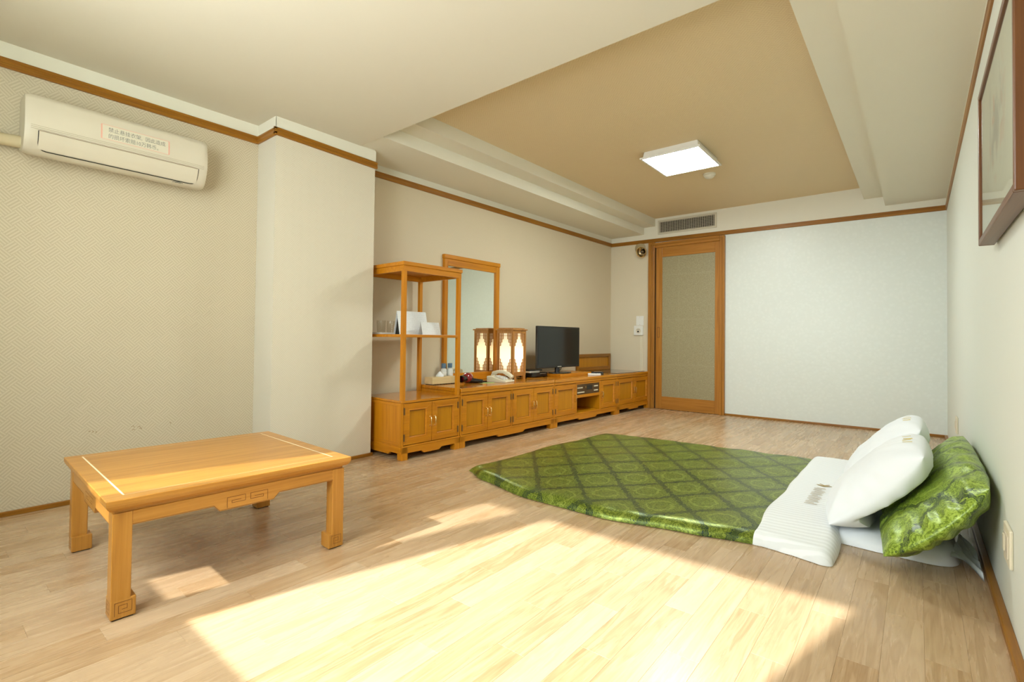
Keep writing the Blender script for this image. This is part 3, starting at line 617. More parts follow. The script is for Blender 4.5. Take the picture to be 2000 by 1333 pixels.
def lattice(mp):
    """stepped vertical bars from top and bottom; mp(s, z) -> (x, y) of a bar centre"""
    bars = []
    for k in range(4):
        s_ = span/2-0.006-k*0.0165
        lt = [0.0, 0.135, 0.100, 0.066][k]; lb = [0.0, 0.135, 0.100, 0.066][k]
        for sg in (-1, 1):
            if k == 0: bars.append((sg*s_, 0.07, LH-0.045))
            else: bars.append((sg*s_, LH-0.045-lt, LH-0.045)); bars.append((sg*s_, 0.07, 0.07+lb))
    return bars
for face in range(4):
    g = G()
    rot = lambda a, b: [(a, b), (-b, a), (-a, -b), (b, -a)][face]
    def rb(a0, a1, b0, b1, z0, z1):
        p, q2 = rot(a0, b0), rot(a1, b1); g.box(min(p[0], q2[0]), max(p[0], q2[0]), min(p[1], q2[1]), max(p[1], q2[1]), z0, z1)
    for s_, z0, z1 in lattice(None): rb(s_-0.003, s_+0.003, -h+0.004, -h+0.011, z0, z1)
    for zz in (LH-0.045-0.032, 0.07+0.032): rb(-span/2, span/2, -h+0.005, -h+0.010, zz-0.002, zz+0.002)
    for k in (1, 2, 3):
        for lo in (True, False):
            ln = [0, 0.135, 0.100, 0.066][k]; zz = 0.07+ln if lo else LH-0.045-ln
            for sg in (-1, 1):
                s1 = sg*(span/2-0.006-k*0.0165); s2 = sg*span/2; rb(min(s1, s2)-0.003, max(s1, s2), -h+0.005, -h+0.010, zz-0.002, zz+0.002)
    lo_ = g.obj('lattice', 'lantern', lan)
lp = bpy.data.lights.new('lantern_bulb', 'POINT'); lp.energy = 2.5; lp.color = (1, 0.8, 0.5); lp.shadow_soft_size = 0.03
lo = bpy.data.objects.new('lantern_bulb', lp); COL.objects.link(lo); lo.location = (-3.255, 3.985, 0.70)

# television on its plinth board
bd = on_row('plinth_board', 'thin wooden board under the television foot', 'board', 2.215, 0.16); box('slab', 'wood_x', bd, 0, 0.63, 0, 0.34, 0, 0.034, bevel=0.003)
tv = on_row('television', 'black flat screen television with a glossy screen on a wooden board', 'television', 2.312, 0.245, 0.522, math.radians(-1))
TVW, TVH = 0.785, 0.456
z0 = 0.065
box('housing', 'black_plastic', tv, -TVW/2, TVW/2, 0.0, 0.03, z0, z0+TVH, bevel=0.006); G().box(-TVW/2+0.1, TVW/2-0.1, 0.03, 0.06, z0+0.06, z0+TVH-0.1).obj('rear_bulge', 'black_plastic', tv, bevel=0.01)
box('screen', 'screen', tv, -TVW/2+0.018, TVW/2-0.018, -0.0015, 0.002, z0+0.024, z0+TVH-0.018)
G().box(-0.035, 0.035, -0.0025, 0, z0+0.007, z0+0.016).obj('badge', 'steel', tv)
G().tube([(0, 0.03, 0.01), (0, 0.03, z0+0.08)], 0.028, 14).obj('neck', 'black_plastic', tv, smooth=True); G().prism([(0.055+0.165*math.cos(k*math.pi/16), 0.03+0.10*math.sin(k*math.pi/16)) for k in range(32)], 'xy', 0.0, 0.012).obj('foot_plate', 'black_plastic', tv, bevel=0.003)
G().tube([(0.09, 0.04, z0+0.01), (0.10, 0.05, 0.045), (0.105, 0.08, 0.02), (0.12, 0.12, 0.006)], 0.003, 6).obj('cable', 'black_plastic', tv)
# set-top boxes beside it
s1 = on_row('set_top_box', 'black set-top box at the left of the television', 'set-top box', 1.925, 0.325); box('case', 'black_plastic', s1, 0, 0.27, 0, 0.20, 0.006, 0.05, bevel=0.004); box('front_strip', 'steel', s1, 0.14, 0.25, -0.001, 0.001, 0.034, 0.040)
G().box(0.02, 0.05, 0.02, 0.18, 0, 0.007).box(0.22, 0.25, 0.02, 0.18, 0, 0.007).obj('foot', 'dark', s1)
s2 = on_row('router', 'white and black router with one antenna lying on the set-top box', 'router', 1.90, 0.335, 0.538); box('case', 'black_plastic', s2, 0, 0.22, 0.0, 0.16, 0.018, 0.034, bevel=0.004); box('front', 'white_plastic', s2, 0, 0.17, -0.002, 0.15, 0.0, 0.02, bevel=0.004)
G().tube([(0.02, 0.13, 0.03), (-0.015, 0.14, 0.09), (-0.05, 0.15, 0.15)], 0.005, 8).obj('antenna', 'black_plastic', s2)
# remotes on the right of the board
for k, (u, w_, mt, lb) in enumerate(((2.79, 0.085, 'white_plastic', 'white remote control at the right end of the board'), (2.915, 0.125, 'black_plastic', 'black remote control behind the white one'))):
    r_ = on_row('remote_control', lb, 'remote', u, w_, 0.488, 0.5, None); box('case', mt, r_, -0.022, 0.022, -0.075, 0.075, 0, 0.022+0.012*k, bevel=0.005)
    g = G()
    for a in range(3):
        for b in range(5): g.box(-0.015+a*0.012, -0.008+a*0.012, -0.05+b*0.018, -0.04+b*0.018, 0.022+0.012*k, 0.0235+0.012*k)
    g.obj('keys', 'dark' if k == 0 else 'steel', r_)
# telephone
ph = on_row('telephone', 'cream desk telephone with its handset in the cradle', 'telephone', 1.405, 0.125, 0.488, math.radians(102))
prof = [(0, 0.0), (0.21, 0.0), (0.21, 0.018), (0.17, 0.026), (0.06, 0.055), (0.0, 0.058)]
G().prism([(0.21-a, b) for a, b in prof], 'xz', 0.0, 0.17).obj('base', 'ivory_plastic', ph, bevel=0.006, seg=3, smooth=True)
pts = [(0.235, 0.045, 0.055), (0.215, 0.042, 0.078), (0.17, 0.038, 0.088), (0.10, 0.036, 0.090), (0.045, 0.036, 0.072), (0.02, 0.036, 0.045)]
G().tube([(0.225, 0.03, 0.050), (0.215, 0.03, 0.072), (0.17, 0.03, 0.092), (0.11, 0.03, 0.094), (0.05, 0.03, 0.073), (0.005, 0.03, 0.042)], [0.020, 0.024, 0.016, 0.016, 0.022, 0.021], 12).obj('handset', 'ivory_plastic', ph, smooth=True)
g = G()
for a in range(4):
    for b in range(3): g.box(0.03+a*0.026, 0.048+a*0.026, 0.085+b*0.024, 0.102+b*0.024, 0.030+a*0.008, 0.046+a*0.006)
g.obj('keypad', 'white_plastic', ph)
pts = [(0.22, 0.02, 0.02)]
G().tube([(0.215+0.004*math.sin(k*1.3), 0.02-0.012*k/3, 0.012+0.004*math.cos(k*1.3)) for k in range(12)], 0.003, 5).obj('coiled_cord', 'ivory_plastic', ph)
# hair dryer, tissue box, bottles, leaflet, comb tray
hd = on_row('hair_dryer', 'glossy dark red hair dryer with black nozzle beside the shelf post', 'hair dryer', 0.98, 0.33, 0.488, math.radians(20))
M['red_gloss'] = Mt('red_gloss', col=(0.22, 0.006, 0.012), rough=0.12, coat=0.8, coatr=0.05).m
G().ell((0.0, 0, 0.050), (0.075, 0.048, 0.048), 20, 14).obj('barrel', 'red_gloss', hd, smooth=True)
G().lathe([(0.030, 0.0), (0.034, 0.02), (0.028, 0.055), (0.030, 0.075), (0.024, 0.076), (0.022, 0.02)], (-0.135, 0, 0.045), 18, 'x').obj('nozzle', 'black_plastic', hd, smooth=True)
G().lathe([(0.0, 0.078), (0.026, 0.074), (0.03, 0.06)], (0.0, 0, 0.05), 18, 'x').obj('grille', 'dark', hd, smooth=True)
G().tube([(0.0, -0.02, 0.03), (0.03, -0.08, 0.022), (0.05, -0.13, 0.018)], [0.022, 0.019, 0.016], 12).obj('handle', 'black_plastic', hd, smooth=True)
tx_ = on_row('tissue_box', 'pale wooden tissue box with a white tissue pulled out', 'tissue box', 0.600, 0.375, 0.488)
M['pale_wood'] = wood('pale_wood', (0.62, 0.47, 0.22), (0.70, 0.55, 0.29), (0.76, 0.62, 0.36), 'x', coat=0.0)
box('box', 'pale_wood', tx_, 0.0, 0.30, 0, 0.11, 0.006, 0.066, bevel=0.003)
g = G()
for k in range(9): g.box(0.01+k*0.032, 0.028+k*0.032, 0.004, 0.106, 0.0, 0.007)
g.obj('base_strip', 'dark', tx_)
def tis(s, t_):
    a = (s-0.5)*0.13; return (0.15+a, 0.055+0.02*math.sin(s*9)*(1-t_), 0.066+t_*(0.045+0.012*math.sin(s*7))*max(0.15, 1-abs(s-0.4)*1.7))
G().grid(tis, 14, 5).obj('tissue', 'cotton', tx_, smooth=True)
for k, (u, w_, lb) in enumerate(((0.855, 0.522, 'left one of two clear lotion bottles with blue caps'), (0.925, 0.512, 'right one of two clear lotion bottles with blue caps'))):
    b = on_row('lotion_bottle', lb, 'bottle', u, w_, 0.488, 0, 'lotion bottles')
    G().lathe([(0, 0), (0.027, 0.0), (0.029, 0.006), (0.029, 0.115), (0.024, 0.128), (0.013, 0.134), (0.013, 0.14)], (0, 0, 0), 18).obj('bottle_body', Mt('lotion', col=(0.72, 0.74, 0.70), rough=0.15, spec=0.6).m, b, smooth=True)
    G().lathe([(0.0, 0.178), (0.019, 0.178), (0.021, 0.174), (0.021, 0.136), (0.0, 0.136)], (0, 0, 0), 18).obj('cap', Mt('blue_cap', col=(0.10, 0.19, 0.29), rough=0.4).m, b, smooth=True)
    G().grid(lambda s, t_: (0.0294*math.cos(-math.pi*0.5-0.9+s*1.8), 0.0294*math.sin(-math.pi*0.5-0.9+s*1.8), 0.03+t_*0.07), 8, 1).obj('paper_label', 'white_plastic', b)
lf = on_row('leaflet', 'small pale green leaflet in front of the telephone', 'leaflet', 1.12, 0.22, 0.488, math.radians(-25)); G().box(-0.07, 0.07, -0.028, 0.028, 0.0, 0.0025).obj('sheet', Mt('green_paper', col=(0.42, 0.62, 0.22), rough=0.6).m, lf)
cb = on_row('black_notepad', 'flat black folder lying behind the telephone', 'folder', 1.12, 0.36, 0.488, math.radians(8)); box('cover', 'black_plastic', cb, -0.09, 0.10, -0.07, 0.07, 0.0, 0.012, bevel=0.002); box('pages', 'white_plastic', cb, -0.085, 0.095, -0.065, 0.072, 0.003, 0.009)
# low wooden panel on the wall right of the television
hp = on_row('wall_panel', 'low framed wooden panel on the wall right of the television', 'panel', 3.135, 0.562, 0.489)
box('board', 'panel', hp, 0.02, 0.83, 0.006, 0.014, 0.02, 0.20)
for b in ((0, 0.05, -0.010, 0.014, 0, 0.222), (0.80, 0.85, -0.010, 0.014, 0, 0.222)): box('frame_stile', 'trim_z', hp, *b, bevel=0.003)
for b in ((0.05, 0.80, -0.010, 0.014, 0, 0.05), (0.05, 0.80, -0.010, 0.014, 0.18, 0.222)): box('frame_rail', 'trim_x', hp, *b, bevel=0.003)

# things on the middle shelf
ZS = 0.9255
tr = thing('serving_tray', 'white plastic tray under the glasses on the middle shelf', 'tray', Wp(0.045, 0.325, ZS), RZ)
G().box(0, 0.32, 0, 0.165, 0, 0.004).box(0, 0.32, 0, 0.006, 0.004, 0.014).box(0, 0.32, 0.159, 0.165, 0.004, 0.014).box(0, 0.006, 0.006, 0.159, 0.004, 0.014).box(0.314, 0.32, 0.006, 0.159, 0.004, 0.014).obj('dish', 'white_plastic', tr, bevel=0.002)
for k, (u, w_, lb) in enumerate(((0.095, 0.415, 'clear ribbed drinking glass nearer the pillar on the white tray'), (0.175, 0.395, 'clear ribbed drinking glass further from the pillar on the white tray'))):
    gl = thing('drinking_glass', lb, 'glass', Wp(u, w_, ZS+0.0045), 0, 'glasses on the shelf tray')
    g = G(); nn = 24
    def ribbed(prof):
        m = len(prof); vs = []
        for a in range(nn*2):
            an = math.pi*a/nn
            for r_, hh, rb_ in prof:
                rr = r_*(1+(0.035 if a % 2 else 0.0)*rb_); vs.append((rr*math.cos(an), rr*math.sin(an), hh))
        return vs, [(a*m+i, ((a+1) % (nn*2))*m+i, ((a+1) % (nn*2))*m+i+1, a*m+i+1) for a in range(nn*2) for i in range(m-1)]
    g.add(*ribbed([(0.001, 0, 0), (0.030, 0.0, 0), (0.031, 0.006, 1), (0.035, 0.085, 1), (0.036, 0.105, 0), (0.034, 0.105, 0), (0.033, 0.085, 0), (0.029, 0.012, 0), (0.001, 0.010, 0)]))
    g.obj('tumbler', 'cup_glass', gl, smooth=True)
ds = thing('soap_dish', 'small white dish behind the tent card on the shelf', 'dish', Wp(0.275, 0.41, ZS+0.0045), 0); G().lathe([(0, 0), (0.035, 0.0), (0.05, 0.014), (0.048, 0.015), (0.034, 0.003), (0, 0.003)], (0, 0, 0), 24).obj('bowl', 'white_plastic', ds, smooth=True)
M['card_print'] = None
t = Mt('printed_card', rough=0.55); pp = t.xyz(t.obj()); rows = t.math('GREATER_THAN', t.math('FRACT', t.math('MULTIPLY', pp[2], 62.0)), 0.62); wrd = t.math('GREATER_THAN', t.noise(t.mapping(t.obj(), (90, 1, 62)), 1.0, 1), 0.52)
msk = t.math('MULTIPLY', rows, wrd); t.set(col=t.mix(t.math('MULTIPLY', msk, 0.16), (0.76, 0.79, 0.80), (0.30, 0.34, 0.38))); M['card_print'] = t.m
tc = thing('tent_card', 'large white printed tent card on the middle shelf', 'card', Wp(0.135, 0.265, ZS), RZ+math.radians(-5))
for s_, nm in ((-1, 'front_leaf'), (1, 'back_leaf')):
    G().hexa([(0, s_*0.045-0.0012, 0), (0.27, s_*0.045-0.0012, 0), (0.27, s_*0.045+0.0012, 0), (0, s_*0.045+0.0012, 0)], [(0, -0.0012, 0.185), (0.27, -0.0012, 0.185), (0.27, 0.0012, 0.185), (0, 0.0012, 0.185)]).obj(nm, 'card_print', tc)
G().add([(0.012, -0.038, 0.002), (0.012, 0.038, 0.002), (0.012, 0.0, 0.170)], [(0, 1, 2)]).add([(0.014, -0.038, 0.002), (0.014, 0.038, 0.002), (0.014, 0.0, 0.170)], [(0, 2, 1)]).obj('dark_inside', 'dark', tc)
sc_ = thing('small_card', 'small white folded card in front of the tent card on the shelf', 'card', Wp(0.285, 0.155, ZS), RZ+math.radians(-5))
for s_, nm in ((-1, 'front_leaf'), (1, 'back_leaf')):
    G().hexa([(0, s_*0.03-0.001, 0), (0.175, s_*0.03-0.001, 0), (0.175, s_*0.03+0.001, 0), (0, s_*0.03+0.001, 0)], [(0, -0.001, 0.10), (0.175, -0.001, 0.10), (0.175, 0.001, 0.10), (0, 0.001, 0.10)]).obj(nm, 'card_print', sc_)
# ------------------------------------------------------------------ air conditioner on the left wall
ac = thing('air_conditioner', 'cream wall-mounted split air conditioner under the picture rail', 'air conditioner', (L0, 0.343, 1.771), 0)
AL = 0.785
prof = [(0.0, 0.035), (0.085, 0.008), (0.125, 0.010), (0.150, 0.030), (0.172, 0.070), (0.185, 0.105), (0.190, 0.125), (0.188, 0.200), (0.180, 0.262), (0.168, 0.284), (0.145, 0.293), (0.0, 0.298)]
def shrink(prof, k, c=(0.09, 0.15)): return [(max(0.0, c[0]+(a-c[0])*k) if a > 0 else 0.0, c[1]+(b-c[1])*k) for a, b in prof]
secs = [(0.0, 0.93), (0.008, 0.965), (0.022, 0.992), (0.035, 1.0), (AL-0.035, 1.0), (AL-0.022, 0.992), (AL-0.008, 0.965), (AL, 0.93)]
g = G(); n = len(prof); vs = []
for y, k in secs: vs += [(a, y, b) for a, b in shrink(prof, k)]
g.add(vs, [tuple(range(n)), tuple(range((len(secs)-1)*n, len(secs)*n))]+[(i*n+k, i*n+(k+1) % n, (i+1)*n+(k+1) % n, (i+1)*n+k) for i in range(len(secs)-1) for k in range(n)])
body = g.obj('body', 'cream_plastic', ac, smooth=True)
# surface of the front as a function of height, for the grooves, the flap and the notice
def xs(z):
    pr = [(0.125, 0.010), (0.150, 0.030), (0.172, 0.070), (0.185, 0.105), (0.190, 0.125), (0.188, 0.200), (0.180, 0.262)]
    for (a, za), (b, zb) in zip(pr, pr[1:]):
        if za <= z <= zb: return a+(b-a)*(z-za)/(zb-za)
    return 0.18
def front(z, y, d=0.0008): return (xs(z)+d, y, z)
def fline(pts, wd, mat, nm, par, d=0.0008):
    g = G()
    for (a, b) in zip(pts, pts[1:]):
        n_ = 6
        dx, dz = b[0]-a[0], b[1]-a[1]; ll = math.hypot(dx, dz); ex, ez = -dz/ll*wd/2, dx/ll*wd/2
        for k in range(n_):
            p = (a[0]+dx*k/n_, a[1]+dz*k/n_); q = (a[0]+dx*(k+1)/n_, a[1]+dz*(k+1)/n_)
            g.add([front(p[1]-ez, p[0]-ex, d), front(q[1]-ez, q[0]-ex, d), front(q[1]+ez, q[0]+ex, d), front(p[1]+ez, p[0]+ex, d)], [(0,1,2,3)])
    return g.obj(nm, mat, par)
M['groove_cream'] = Mt('groove_cream', col=(0.40, 0.34, 0.23), rough=0.6).m
for zz in (0.132, 0.124, 0.116): fline([(0.02, zz), (AL-0.02, zz)], 0.0018, 'groove_cream', 'groove', ac)
g = G()
def flapf(s, t_):
    z = 0.028+t_*0.080; return (xs(z)+0.004, 0.05+s*(AL-0.10), z)
g.grid(flapf, 10, 10); fp = g.obj('air_flap', 'cream_plastic', ac, smooth=True)
fline([(0.048, 0.110), (0.049, 0.055), (0.052, 0.040), (0.058, 0.031), (0.068, 0.026), (0.082, 0.024), (AL-0.082, 0.024), (AL-0.068, 0.026), (AL-0.058, 0.031), (AL-0.052, 0.040), (AL-0.049, 0.055), (AL-0.048, 0.110)], 0.0036, 'dark', 'flap_gap', ac, 0.003)
fline([(0.05, 0.110), (AL-0.05, 0.110)], 0.0018, 'groove', 'flap_seam', ac, 0.0045)
# maker's wing mark as a plain squiggle near the lower right corner
M['ink'] = Mt('grey_ink', col=(0.09, 0.10, 0.09), rough=0.6).m
M['ink_pale'] = Mt('grey_ink_pale', col=(0.22, 0.22, 0.19), rough=0.6).m
fline([(AL-0.165, 0.0165), (AL-0.150, 0.0205), (AL-0.132, 0.0215), (AL-0.112, 0.0180)], 0.0022, 'ink', 'wing_mark', ac, 0.0012); fline([(AL-0.152, 0.0165), (AL-0.138, 0.0185), (AL-0.122, 0.0160)], 0.0020, 'ink', 'wing_mark', ac, 0.0012)
# notice sticker
M['sticker'] = Mt('sticker_film', col=(0.70, 0.65, 0.52), rough=0.3).m
M['pink'] = Mt('pink_border', col=(0.80, 0.42, 0.33), rough=0.5).m
y0s, y1s, z0s, z1s = 0.285, 0.585, 0.150, 0.226
g = G(); g.grid(lambda s, t_: front(z0s+t_*(z1s-z0s), y0s+s*(y1s-y0s), 0.0010), 2, 8); stk = g.obj('notice_sticker', 'sticker', ac, label='clear notice sticker with Chinese lettering in a pink border')
for pts in ([(y0s, z0s), (y0s, z1s)], [(y1s, z0s), (y1s, z1s)]): fline(pts, 0.006, 'pink', 'sticker_border', stk, 0.0014)
for pts in ([(y0s, z0s), (y1s, z0s)], [(y0s, z1s), (y1s, z1s)]): fline(pts, 0.0022, 'pink', 'sticker_border', stk, 0.0014)
for body_t, yy, zz in (('禁止悬挂衣架,  因此造成', 0.312, 0.193), ('的损坏索赔10万韩币。', 0.312, 0.160)):
    vs, fs = text_mesh(body_t, 0.026, 'lettering'); mx = max(v.x for v in vs); wid = 0.255 if zz > 0.18 else 0.222
    g = G().add([front(zz+v.y*1.05, yy+v.x*wid/mx, 0.0016) for v in vs], fs); g.obj('lettering', 'ink_pale', stk)
# insulated pipe leading left from the unit
M['pipe_tape'] = plain('pipe_tape', (0.66, 0.56, 0.36), nscale=30, amt=0.2)
pp = tag(G().tube([(L0+0.045, y, 1.842+0.004*math.sin(y*20)) for y in [NY+0.02+k*0.06 for k in range(13)]]+[(L0+0.045, 0.350, 1.842)], [0.030+0.0015*math.sin(k*2.1) for k in range(14)], 14).obj('pipe_sleeve', 'pipe_tape', smooth=True), 'taped yellowish refrigerant pipe running left from the air conditioner', 'pipe')
# wallpaper scars low on the left wall
M['scar'] = Mt('torn_paper', col=(0.33, 0.22, 0.12), rough=0.9).m
g = G()
random.seed(3)
for (y, z, n_) in ((0.660, 0.362, 3), (0.844, 0.363, 2), (0.869, 0.355, 3), (1.023, 0.355, 1)):
    for k in range(n_):
        a = random.uniform(0, 3.1); l_ = random.uniform(0.005, 0.011); p = (y+random.uniform(-0.012, 0.012), z+random.uniform(-0.012, 0.012))
        g.strip([p, (p[0]+l_*math.cos(a), p[1]+l_*math.sin(a)), (p[0]+l_*1.5*math.cos(a+0.7), p[1]+l_*1.3*math.sin(a+0.7))], 0.0022, lambda a_, b_: (L0+0.0008, a_, b_))
g.obj('scratches', 'scar', wl)

# ------------------------------------------------------------------ ceiling light, smoke detector, air vent
cl = thing('ceiling_light', 'square flush ceiling light with a bright white diffuser', 'ceiling light', (-1.602, 4.292, ZT), 0)
a, b = 0.258, 0.288
M['lamp_white'] = Mt('lamp_housing', col=(0.80, 0.79, 0.74), rough=0.4).m
G().hexa([(-a+0.02, -b+0.02, -0.055), (a-0.02, -b+0.02, -0.055), (a-0.02, b-0.02, -0.055), (-a+0.02, b-0.02, -0.055)], [(-a+0.03, -b+0.03, 0), (a-0.03, -b+0.03, 0), (a-0.03, b-0.03, 0), (-a+0.03, b-0.03, 0)]).obj('housing', 'lamp_white', cl)
G().box(-a, a, -b, -b+0.02, -0.066, -0.052).box(-a, a, b-0.02, b, -0.066, -0.052).box(-a, -a+0.02, -b+0.02, b-0.02, -0.066, -0.052).box(a-0.02, a, -b+0.02, b-0.02, -0.066, -0.052).obj('rim', 'lamp_white', cl, bevel=0.002, seg=1)
M['lamp_glow'] = Mt('lamp_diffuser', col=(0.9, 0.92, 0.9), emc=(0.93, 1.0, 0.97), ems=57.0).m
box('diffuser', 'lamp_glow', cl, -a+0.0205, a-0.0205, -b+0.0205, b-0.0205, -0.0655, -0.0645)
sd = thing('smoke_detector', 'small round white smoke detector beside the ceiling light', 'smoke detector', (-1.565, 4.94, ZT), 0)
G().lathe([(0.0, 0.0), (0.058, 0.0), (0.058, -0.014), (0.050, -0.018), (0.046, -0.019)], n=28).obj('base', 'white_paint', sd, smooth=True); G().lathe([(0.046, -0.018), (0.044, -0.032), (0.030, -0.042), (0.0, -0.044)], n=28).obj('sensor_cap', 'white_paint', sd, smooth=True)
vt = thing('air_vent', 'rectangular air vent grille above the sliding door', 'vent', (-2.672, BY-0.004, 2.312), 0)
VW, VH = 0.757, 0.190
M['vent_metal'] = Mt('vent_metal', col=(0.62, 0.58, 0.46), metal=0.2, rough=0.45).m
G().box(0, VW, -0.010, 0, 0, 0.026).box(0, VW, -0.010, 0, VH-0.026, VH).box(0, 0.026, -0.010, 0, 0.026, VH-0.026).box(VW-0.026, VW, -0.010, 0, 0.026, VH-0.026).obj('frame', 'vent_metal', vt, bevel=0.002, seg=1)
box('backing', 'dark', vt, 0.02, VW-0.02, -0.0012, 0, 0.02, VH-0.02)
fm = G().box(-0.0022, 0.0022, -0.009, -0.002, 0.024, VH-0.024).mesh('slat', M['vent_metal']); hm = G().box(0.024, VW-0.024, -0.006, -0.002, -0.0013, 0.0013).mesh('cross_bar', M['vent_metal'])
nf = 31
for k in range(nf):
    o = bpy.data.objects.new('slat', fm); COL.objects.link(o); o.parent = vt; o.location = (0.026+(VW-0.052)*(k+0.5)/nf, 0, 0)
for k in range(7):
    o = bpy.data.objects.new('cross_bar', hm); COL.objects.link(o); o.parent = vt; o.location = (0, 0, 0.026+(VH-0.052)*(k+0.5)/7)
for xx in (0.012, VW-0.012): G().lathe([(0, 0.002), (0.004, 0.001), (0.004, 0)], (xx, -0.010, VH/2), 10, 'y').obj('screw', 'steel', vt)

# wall spot lamp beside the door head
ws = thing('wall_spotlight', 'small round brass spotlight on the wall left of the sliding door', 'spotlight', (-2.920, BY, 2.148), 0)
M['tan_metal'] = Mt('tan_metal', col=(0.42, 0.34, 0.20), rough=0.5, metal=0.2).m
G().lathe([(0, 0.022), (0.05, 0.020), (0.074, 0.010), (0.078, 0.0)], (-0.006, 0, 0.014), 28, 'y').obj('wall_plate', 'tan_metal', ws, smooth=True)
sp = bpy.data.objects.new('head', None)
def tilt(g, pv, ang):
    c_, s_ = math.cos(ang), math.sin(ang); g.v = [(x, pv[1]+(y-pv[1])*c_-(z-pv[2])*s_, pv[2]+(y-pv[1])*s_+(z-pv[2])*c_) for x, y, z in g.v]; return g
tilt(G().lathe([(0.030, 0.015), (0.056, 0.035), (0.068, 0.085), (0.072, 0.092), (0.068, 0.096), (0.062, 0.090)], (0.045, 0, -0.030), 28, 'y'), (0, 0, -0.025), math.radians(18)).obj('lamp_head', 'brass', ws, smooth=True)
tilt(G().lathe([(0.062, 0.090), (0.050, 0.055), (0.0, 0.040)], (0.045, 0, -0.030), 28, 'y'), (0, 0, -0.025), math.radians(18)).obj('reflector', Mt('dark_chrome', col=(0.45, 0.36, 0.22), metal=1.0, rough=0.15).m, ws, smooth=True)
tilt(G().ell((0.045, -0.072, -0.030), (0.020, 0.016, 0.020), 14, 8), (0, 0, -0.025), math.radians(18)).obj('bulb', Mt('dark_bulb', col=(0.05, 0.03, 0.015), rough=0.1, coat=0.6).m, ws, smooth=True)

# intercom, blank plate and conduit
ic = thing('intercom', 'small white square wall intercom with a round black button', 'intercom', (-3.000, BY, 0.970), 0)
box('case', 'white_plastic', ic, 0, 0.130, -0.028, 0, 0, 0.130, bevel=0.004)
G().lathe([(0, 0.004), (0.034, 0.003), (0.036, 0.0)], (0.065, -0.028, 0.060), 24, 'y').obj('speaker_disc', 'cream_plastic', ic, smooth=True); G().lathe([(0, 0.008), (0.011, 0.007), (0.012, 0.0)], (0.065, -0.030, 0.050), 16, 'y').obj('button', 'black_plastic', ic, smooth=True)
g = G()
for k in range(4): g.box(0.045+k*0.011, 0.053+k*0.011, -0.0325, -0.031, 0.076, 0.083)
g.obj('speaker_slots', 'ink_pale', ic)
bp = thing('blank_plate', 'white blank cover plate above the intercom', 'plate', (-2.976, BY, 1.104), 0); box('cover', 'white_plastic', bp, 0, 0.108, -0.010, 0, 0, 0.128, bevel=0.003)
for zz in (0.014, 0.114): G().lathe([(0, 0.002), (0.004, 0.001), (0.004, 0)], (0.054, -0.010, zz), 10, 'y').obj('screw', 'steel', bp)
cd = thing('cable_duct', 'narrow cream cable duct running down from the intercom', 'cable duct', (-2.920, BY, 0.44), 0); box('duct', 'ivory_plastic', cd, 0, 0.036, -0.012, 0, 0, 0.53, bevel=0.003); box('duct_seam', 'cream_plastic', cd, 0.017, 0.019, -0.0125, -0.011, 0, 0.53)

# ------------------------------------------------------------------ right wall: painting and socket plates
pf = thing('framed_painting', 'glazed flower painting in a dark reddish wood frame on the right wall', 'painting', (R, 1.655, 1.266), 0)
FD, FL, FH, FWD = 0.050, 0.875, 0.56, 0.022
box('frame_stile', 'frame_z', pf, -FD, -0.004, 0, FWD, 0, FH, bevel=0.003); box('frame_stile', 'frame_z', pf, -FD, -0.006, FL-FWD, FL, 0, FH, bevel=0.003)
box('frame_rail', 'frame_y', pf, -FD, -0.006, FWD, FL-FWD, 0, FWD, bevel=0.003); box('frame_rail', 'frame_y', pf, -FD, -0.006, FWD, FL-FWD, FH-FWD, FH, bevel=0.003)
t = Mt('ink_painting', rough=0.7); q = t.obj(); pv = t.xyz(q)
blot = t.noise(t.mapping(q, (1, 7, 5)), 1.0, 4, 0.6, 0.8); blot2 = t.noise(t.mapping(q, (1, 9, 7), loc=(3, 2, 7)), 1.0, 3, 0.6, 0.8)
cen = t.rng(t.math('ABSOLUTE', t.math('SUBTRACT', pv[1], 0.48)), 0.05, 0.30, 1.0, 0.0); cz_ = t.rng(t.math('ABSOLUTE', t.math('SUBTRACT', pv[2], 0.32)), 0.05, 0.22, 1.0, 0.0); msk = t.math('MULTIPLY', cen, cz_)
c = t.mix(t.math('MULTIPLY', t.rng(blot, 0.52, 0.62), t.math('MULTIPLY', msk, 0.8)), (0.66, 0.68, 0.56), (0.26, 0.27, 0.25)); c = t.mix(t.math('MULTIPLY', t.rng(blot2, 0.56, 0.64), t.math('MULTIPLY', msk, 0.9)), c, (0.60, 0.27, 0.16)); t.set(col=c); M['art'] = t.m
box('painting_sheet', 'art', pf, -0.040, -0.036, 0.012, FL-0.012, 0.012, FH-0.012); box('glazing', 'pic_glass', pf, -0.045, -0.043, 0.014, FL-0.014, 0.014, FH-0.014); box('backing', 'frame_y', pf, -0.036, -0.012, 0.02, FL-0.02, 0.02, FH-0.02)
for (yy, zz, lb) in ((2.165, 0.205, 'cream socket plate on the right wall nearest the viewer'), (4.76, 0.255, 'cream socket plate on the right wall behind the green bolster')):
    so = thing('socket_plate', lb, 'socket', (R, yy, zz), 0, 'socket plates'); box('plate', 'ivory_plastic', so, -0.010, 0, 0, 0.130, 0, 0.120, bevel=0.004); box('inset', 'cream_plastic', so, -0.0125, -0.009, 0.02, 0.11, 0.025, 0.095, bevel=0.002); box('switch', 'ivory_plastic', so, -0.015, -0.012, 0.075, 0.105, 0.035, 0.085, bevel=0.002)

